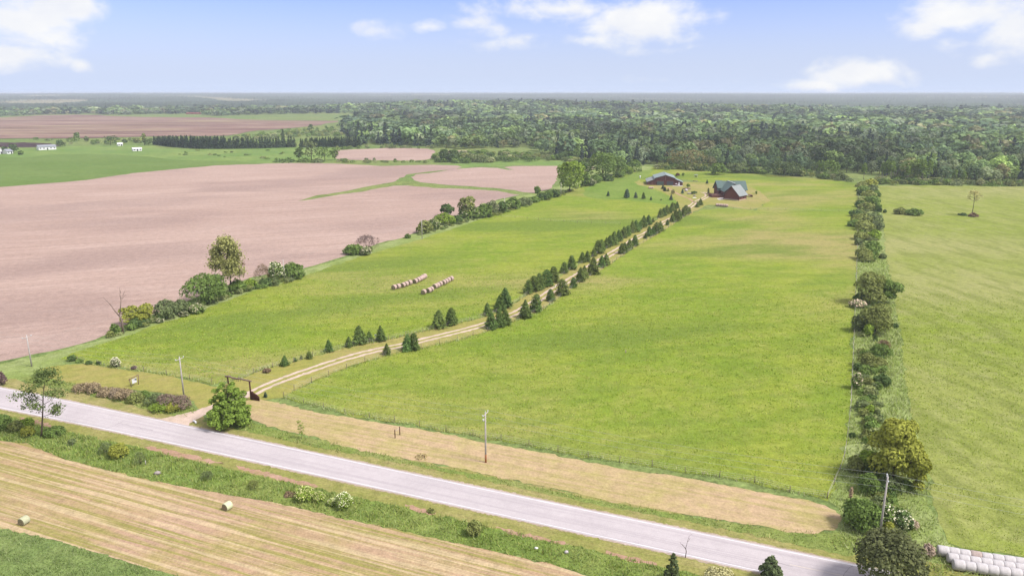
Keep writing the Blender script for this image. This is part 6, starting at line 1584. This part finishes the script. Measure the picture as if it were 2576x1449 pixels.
# ------------------------------------------------------------------ scrub at the wood's foot
SCRUB = [('bushes in the scrub between small field and wood', 'green scrub bush growing between the small ploughed field and the wood', [(1080,404),(1100,392),(1180,384),(1330,388),(1400,398),(1480,404),(1480,418),(1400,406),(1300,408),(1180,412),(1100,411)], 150, (7.5, 4.0)),
         ('bushes along the wood behind the barn', 'green bush on the wood edge behind barn and log house', [(1650,424),(1720,424),(1800,430),(1900,434),(2050,440),(2150,455),(2150,461),(2040,447),(1900,437.5),(1760,430),(1650,427)], 110, (6.5, 4.2)),
         ('bushes along the wood behind the right meadow', 'green bush on the wood edge behind the right-hand meadow', [(2190,452),(2300,459),(2576,464),(2620,470),(2576,470),(2450,467.5),(2330,466.5),(2215,467)], 80, (6.0, 3.4)),
         ('bushes on the strip by the small field', 'low green bush on the strip in front of the small ploughed field', [(845,402),(960,405.5),(1075,405.5),(1070,411),(960,411.5),(845,409.5)], 26, (4.5, 2.2)),
         ('bushes below the far ploughed field', 'pale green bush in the scrub above the spruce plantation', [(560,351),(640,342),(735,330),(850,322),(860,342),(760,347),(590,356)], 120, (9, 4.5)),
         ('bushes beside the far pasture', 'small bush along the far pasture edge on the left', [(120,352),(380,351),(380,361),(290,364),(120,366)], 26, (6, 2.6)),
         ('bushes scattered over the pasture', 'low bush scattered on the pasture before the plantation', [(430,380),(700,378),(735,388),(735,404),(600,399),(430,392)], 22, (4, 1.5)),
         ('bushes at the foot of the left wood', 'bush along the wood edge above the small ploughed field', [(845,374),(960,371),(1090,372),(1100,376),(960,374.5),(845,378.5)], 26, (5, 3))]
SB = []; SBA = []; CAND = []
for i in range(6):
    V, Q = crown_arr(200+i, lobes_shrub(200+i, 1.0, .6, 8), 380, .085); SBA.append((V, Q)); SB.append(np_mesh('scrub_bush', V, Q, [M['leaf']]))
for gi, (grp, lab, poly, cnt, (wd, h)) in enumerate(SCRUB):
    rgs = np.random.RandomState(300+gi); pw = np.array([P(*q)[:2] for q in poly]); lo_, hi_ = np.array(poly).min(0), np.array(poly).max(0)
    k = 0; tries = 0
    while k < cnt and tries < 6000:
        tries += 1
        x, y = rgs.uniform(lo_[0], hi_[0]), rgs.uniform(lo_[1], hi_[1])
        if x > 2600 or x < -20 or not inpoly(np.array([x]), np.array([y]), poly)[0]: continue
        p = P(x, y); sz = wd*rgs.uniform(.6, 1.4)
        c = np.array([G_MID, G_GREY, G_OLIVE, (0.17, 0.18, 0.09), G_DARK][rgs.choice(5, p=[.3, .25, .12, .18, .15])])*rgs.uniform(.85, 1.25)
        if gi in (4, 5): c = c*1.15
        CAND.append((np.hypot(p[0], p[1])/sz, p, sz, h/.6*rgs.uniform(.65, 1.35), rgs.uniform(0, 6.28), c, rgs.randint(6), lab, grp)); k += 1
CAND.sort(key=lambda q: q[0])
for (_, p, sz, sh, an, c, kx, lab, grp) in CAND[:280]:
    o = bpy.data.objects.new('scrub_bush', SB[kx]); COL.objects.link(o)
    o.location = p; o.scale = (sz, sz, sh); o.rotation_euler = (0, 0, an); o.color = (*c, 1); tag(o, lab, 'shrub', grp)
def undergrowth():
    rgu = np.random.RandomState(77); Vs, Qs, Cs, off = [], [], [], 0
    runs = [([(280,846),(300,838),(420,800),(520,764),(610,734),(760,698)], 6, 150), ([(880,645),(935,628)], 4, 14), ([(1055,592),(1150,564),(1270,534),(1400,495),(1480,462),(1560,444),(1610,432)], 4, 150),
            ([(2180,462),(2184,520),(2186,600),(2182,660)], 20, 150), ([(2196,765),(2196,850)], 26, 26), ([(2200,860),(2192,985)], 24, 44), ([(2185,980),(2195,1130)], 26, 40), ([(2200,1150),(2230,1250),(2230,1350),(2250,1400)], 36, 80)]
    for line, jx, n in runs:
        L_ = np.array(line, float); sg = np.concatenate([[0], np.cumsum(np.linalg.norm(np.diff(L_, axis=0), axis=1))])
        for _ in range(n):
            q = rgu.uniform(0, sg[-1]); x = np.interp(q, sg, L_[:, 0])+rgu.normal(0, jx*.5); y = np.interp(q, sg, L_[:, 1])+rgu.normal(0, 2)
            p = P(x, y); sz = rgu.uniform(1.2, 3.2); sh = rgu.uniform(.7, 2.0)/.6; an = rgu.uniform(0, 6.28)
            V, Q = SBA[rgu.randint(6)]; ca, sa = math.cos(an), math.sin(an)
            Vs.append(np.stack([(V[:, 0]*ca-V[:, 1]*sa)*sz+p[0], (V[:, 0]*sa+V[:, 1]*ca)*sz+p[1], V[:, 2]*sh], 1)); Qs.append(Q+off); off += len(V)
            c4 = np.ones((len(V), 4)); c4[:, :3] = np.array([G_MID, G_GREY, G_OLIVE, (0.17, 0.19, 0.08), G_DARK][rgu.choice(5, p=[.3, .25, .15, .2, .1])])*rgu.uniform(.85, 1.2); Cs.append(c4)
    tag(link_mesh('undergrowth', np_mesh('undergrowth', np.concatenate(Vs), np.concatenate(Qs), [M['leaf_stuff']], None, np.concatenate(Cs))), 'tangled weedy undergrowth along both hedgerows', 'undergrowth', None, 'stuff')
undergrowth()
def scrub_mass():
    Vs, Qs, Cs, off = [], [], [], 0
    for (_, p, sz, sh, an, c, kx, lab, grp) in CAND[280:]:
        V, Q = SBA[kx]; ca, sa = math.cos(an), math.sin(an)
        Vs.append(np.stack([(V[:, 0]*ca-V[:, 1]*sa)*sz+p[0], (V[:, 0]*sa+V[:, 1]*ca)*sz+p[1], V[:, 2]*sh], 1)); Qs.append(Q+off); off += len(V)
        c4 = np.ones((len(V), 4)); c4[:, :3] = c; Cs.append(c4)
    tag(link_mesh('scrub', np_mesh('scrub', np.concatenate(Vs), np.concatenate(Qs), [M['leaf_stuff']], None, np.concatenate(Cs))), 'distant low scrub spreading before the woods', 'scrub', None, 'stuff')
scrub_mass()
EDGE = 'single trees on the wood edge'
for (nm, x, yb, yt, wd, c, lb, k_) in [('broad_tree',1726,427,372,95,(0.125,0.112,0.052),'large olive-brown spreading tree at the wood edge right behind the barn','tree'),('broad_tree',1974,445,402,70,(0.062,0.085,0.036),'large dark rounded tree standing forward of the wood behind the log house','tree'),
        ('small_tree',1807,441,409,40,G_MID,'fresh green round tree on the wood edge between barn and log house','tree'),('broad_tree',2300,459,398,44,(0.105,0.145,0.040),'pale green poplar-like tree at the wood edge of the right meadow','tree'),('broad_tree',1850,436,408,44,G_GREY,'grey-green rounded tree at the wood edge above the log house','tree'),
        ('broad_tree',1690,420,392,50,G_DARK,'dark round tree on the wood edge left of the olive-brown one','tree'),('broad_tree',2080,444,402,46,G_MID,'mid-green tree on the wood edge left of the right hedge end','tree'),('broad_tree',1432,403,378,44,G_DARK,'very dark round tree standing in the small woodland meadow','tree'),
        ('large_shrub',2490,468,452,70,G_MID,'wide dark green bush mound on the far edge of the right meadow','shrub'),('large_shrub',2400,467,455,40,G_GREY,'grey-green bush mound on the far edge of the right meadow','shrub'),
        ('broad_tree',1118,408,372,24,G_DARK,'upright dark tree right of the small ploughed field','tree'),('broad_tree',1140,408,376,22,G_DARK,'second upright dark tree right of the small ploughed field','tree'),('broad_tree',1212,409,386,60,G_GREY,'wide grey-green thicket in the scrub before the wood','shrub')]:
    plant(nm, x, yb, yt, wd, c, lb, 'tree' if k_ == 'tree' else 'shrub', kind=k_, n=1500, leaf=.75, group=EDGE, z0f=.06, k=12)
# slim pale-trunked birches along the edge of the right wood
BT_ = []
for i in range(3):
    V, Q = crown_arr(400+i, [(0, 0, .72, .13, .13, .26), (.06, .03, .55, .12, .12, .2), (-.06, .02, .6, .11, .11, .2), (0, -.05, .42, .1, .1, .14)], 380, .045)
    cr = np_mesh('birch_crown', V, Q, [M['leaf']]); mb = MB(); mb.tube([(0, 0, 0), (.01, 0, .5), (0, 0, .93)], [.014, .010, .004], 6); BT_.append((cr, mb.mesh('birch_trunk', M['pale_bark'], True)))
for i, (x, yb, yt) in enumerate([(2172,452,410),(2218,455,408),(2228,456,402),(2240,457,405),(2281,460,416),(2306,459,404),(2318,461,400),(2334,460,402),(2400,462,425),(2422,463,430)]):
    p = P(x, yb); h = hz(x, yb, yt); root = empty('birch_tree', p, i); root.scale = (h, h, h)
    tag(root, f"slim pale-trunked tree, {ordinal(i+1)} from the left along the wood behind the right meadow", 'tree', 'pale-trunked trees at the wood edge')
    c = link_mesh('crown', BT_[i % 3][0], root); c.color = (.10, .145, .035, 1); link_mesh('trunk', BT_[i % 3][1], root)

# ------------------------------------------------------------------ grass blades where the picture is close
def blades(name, label, regions, seed):
    """regions: list of (pixel polygon or world polygon, density per m2, (hmin,hmax), colours)"""
    rgb = np.random.RandomState(seed); Vs, Cs = [], []
    for (poly, dens, (h0, h1), cl, maxr, wid) in regions:
        pw = np.array([P(*q)[:2] for q in poly]); lo_, hi_ = pw.min(0), pw.max(0)
        hi_ = np.minimum(hi_, maxr); area = np.prod(hi_-lo_); n = int(area*dens)
        xy = rgb.uniform(0, 1, (n, 2))*(hi_-lo_)+lo_
        ok = inpoly(xy[:, 0], xy[:, 1], pw) & (np.hypot(xy[:, 0], xy[:, 1]) < maxr)
        px, py = proj(xy[:, 0], xy[:, 1], 0.0); ok &= (px > -60) & (px < W0+60) & (py < H0+60)
        # clumps: thin out by a lumpy pattern, fade with distance
        lump = .5+.5*np.sin(xy[:, 0]*.9+2*np.sin(xy[:, 1]*.5))*np.sin(xy[:, 1]*1.1+1.5*np.sin(xy[:, 0]*.4))
        rr = np.hypot(xy[:, 0], xy[:, 1]); ok &= rgb.rand(n) < (.35+.65*lump)*np.clip((maxr-rr)/(maxr*.3), 0, 1)
        xy, lump, rr = xy[ok], lump[ok], rr[ok]; n = len(xy)
        h = rgb.uniform(h0, h1, n)*(.6+.6*lump); an = rgb.uniform(0, 6.28, n); w_ = wid*np.clip(rr/110, 1, 2.2)*rgb.uniform(.6, 1.3, n)
        ln_ = rgb.normal(0, .45, (n, 2))*h[:, None]
        b0 = np.stack([xy[:, 0]-np.cos(an)*w_, xy[:, 1]-np.sin(an)*w_, np.full(n, .02)], 1); b1 = np.stack([xy[:, 0]+np.cos(an)*w_, xy[:, 1]+np.sin(an)*w_, np.full(n, .02)], 1)
        tp = np.stack([xy[:, 0]+ln_[:, 0], xy[:, 1]+ln_[:, 1], h], 1)
        Vs.append(np.stack([b0, b1, tp], 1).reshape(-1, 3))
        c = np.array(cl)[rgb.randint(0, len(cl), n)]*rgb.uniform(.8, 1.2, (n, 1)); c4 = np.ones((n, 3, 4)); c4[:, :, :3] = c[:, None]; Cs.append(c4.reshape(-1, 4))
    V = np.concatenate(Vs); o = link_mesh(name, np_mesh(name, V, np.arange(len(V)).reshape(-1, 3), [M['grass_blades']], None, np.concatenate(Cs)))
    tag(o, label, 'grass', None, 'stuff'); print(name, len(V)//3)
GBK = [(0.15, 0.195, 0.045), (0.19, 0.215, 0.065), (0.12, 0.165, 0.04), (0.24, 0.225, 0.10)]
GA = [(0.16, 0.205, 0.05), (0.22, 0.235, 0.08), (0.20, 0.235, 0.09), (0.155, 0.205, 0.042), (0.095, 0.145, 0.032), (0.20, 0.21, 0.07), (0.17, 0.22, 0.08)]; GB = [(0.23, 0.27, 0.105), (0.18, 0.23, 0.065), (0.27, 0.29, 0.15)]
def band(line, dy0, dy1): return [(x, y+dy0) for x, y in line]+[(x, y+dy1) for x, y in line[::-1]]
blades('ditch_grass', 'tall lush grass in the roadside ditches', [(DITCHTOP+HAYTOP[::-1], 22, (.28, .66), GA, 240, .07), (NDITCH, 10, (.2, .5), GBK, 260, .07),
       ([(505,1058),(800,1128),(1260,1219),(1717,1310),(2140,1400),(2180,1370),(2114,1330),(2077,1338),(1934,1328),(1717,1293),(1525,1260),(1259,1203),(992,1150),(700,1081),(590,1052)], 10, (.2, .5), GBK, 240, .07)], 1)
blades('hedge_grass', 'pale tall grass along the right hedgerow and field fences', [(EAST_STRIP, 10, (.4, .9), GB, 330, .08), (band(FRONT_FENCE_R, -6, 3), 16, (.3, .7), GB+[(.27, .25, .15)], 240, .06), (band(FRONT_FENCE_L, -5, 3), 14, (.3, .7), GB, 280, .06),
       (band([q for q in LEFT_FENCE if q[1] > 700], -4, 2), 8, (.3, .8), GB+[(.27, .24, .16)], 330, .07), (band([q for q in RIGHT_FENCE if q[1] > 740], -2, 4), 8, (.3, .7), GB, 300, .07)], 2)
GM = [(0.165, 0.240, 0.028), (0.205, 0.262, 0.036), (0.135, 0.200, 0.026), (0.235, 0.255, 0.06)]
blades('meadow_grass', 'bright green meadow grass in the nearer part of the fields', [(RMEADOW, 9, (.12, .28), GM, 260, .08), (LMEADOW, 7, (.12, .28), GM, 270, .09), ([(2240,700),(2264,834),(2286,1000),(2343,1230),(2420,1381),(2800,1452),(3000,1000),(2700,700)], 8, (.12, .28), [(0.18, 0.235, 0.03), (0.22, 0.25, 0.06), (0.15, 0.20, 0.03)], 280, .07),
       ([(-100,1310),(0,1329),(133,1359),(267,1399),(367,1429),(450,1449),(520,1500),(-100,1500)], 30, (.25, .5), [(0.12, 0.17, 0.052), (0.15, 0.195, 0.065), (0.10, 0.142, 0.046), (0.19, 0.22, 0.10)], 150, .05)], 3)

# ------------------------------------------------------------------ summer haze over the whole land
def haze():
    m, t = nt_new('summer_haze'); v = t.nodes.new('ShaderNodeVolumePrincipled')
    v.inputs['Color'].default_value = (.84, .89, .97, 1); v.inputs['Density'].default_value = HAZE; v.inputs['Anisotropy'].default_value = 0.1
    v.inputs['Density Attribute'].default_value = ''
    o_ = t.nodes.new('ShaderNodeOutputMaterial'); L(t, v.outputs[0], o_.inputs['Volume'])
    try: m.cycles.homogeneous_volume = True
    except Exception: pass
    mb = MB(); mb.box((0, 7200, 31.5), (36000, 20000, 67)); o = mb.build('haze', m); tag(o, 'pale summer haze over the fields and woods', 'haze', None, 'stuff')
HAZE = 0.00013
haze()
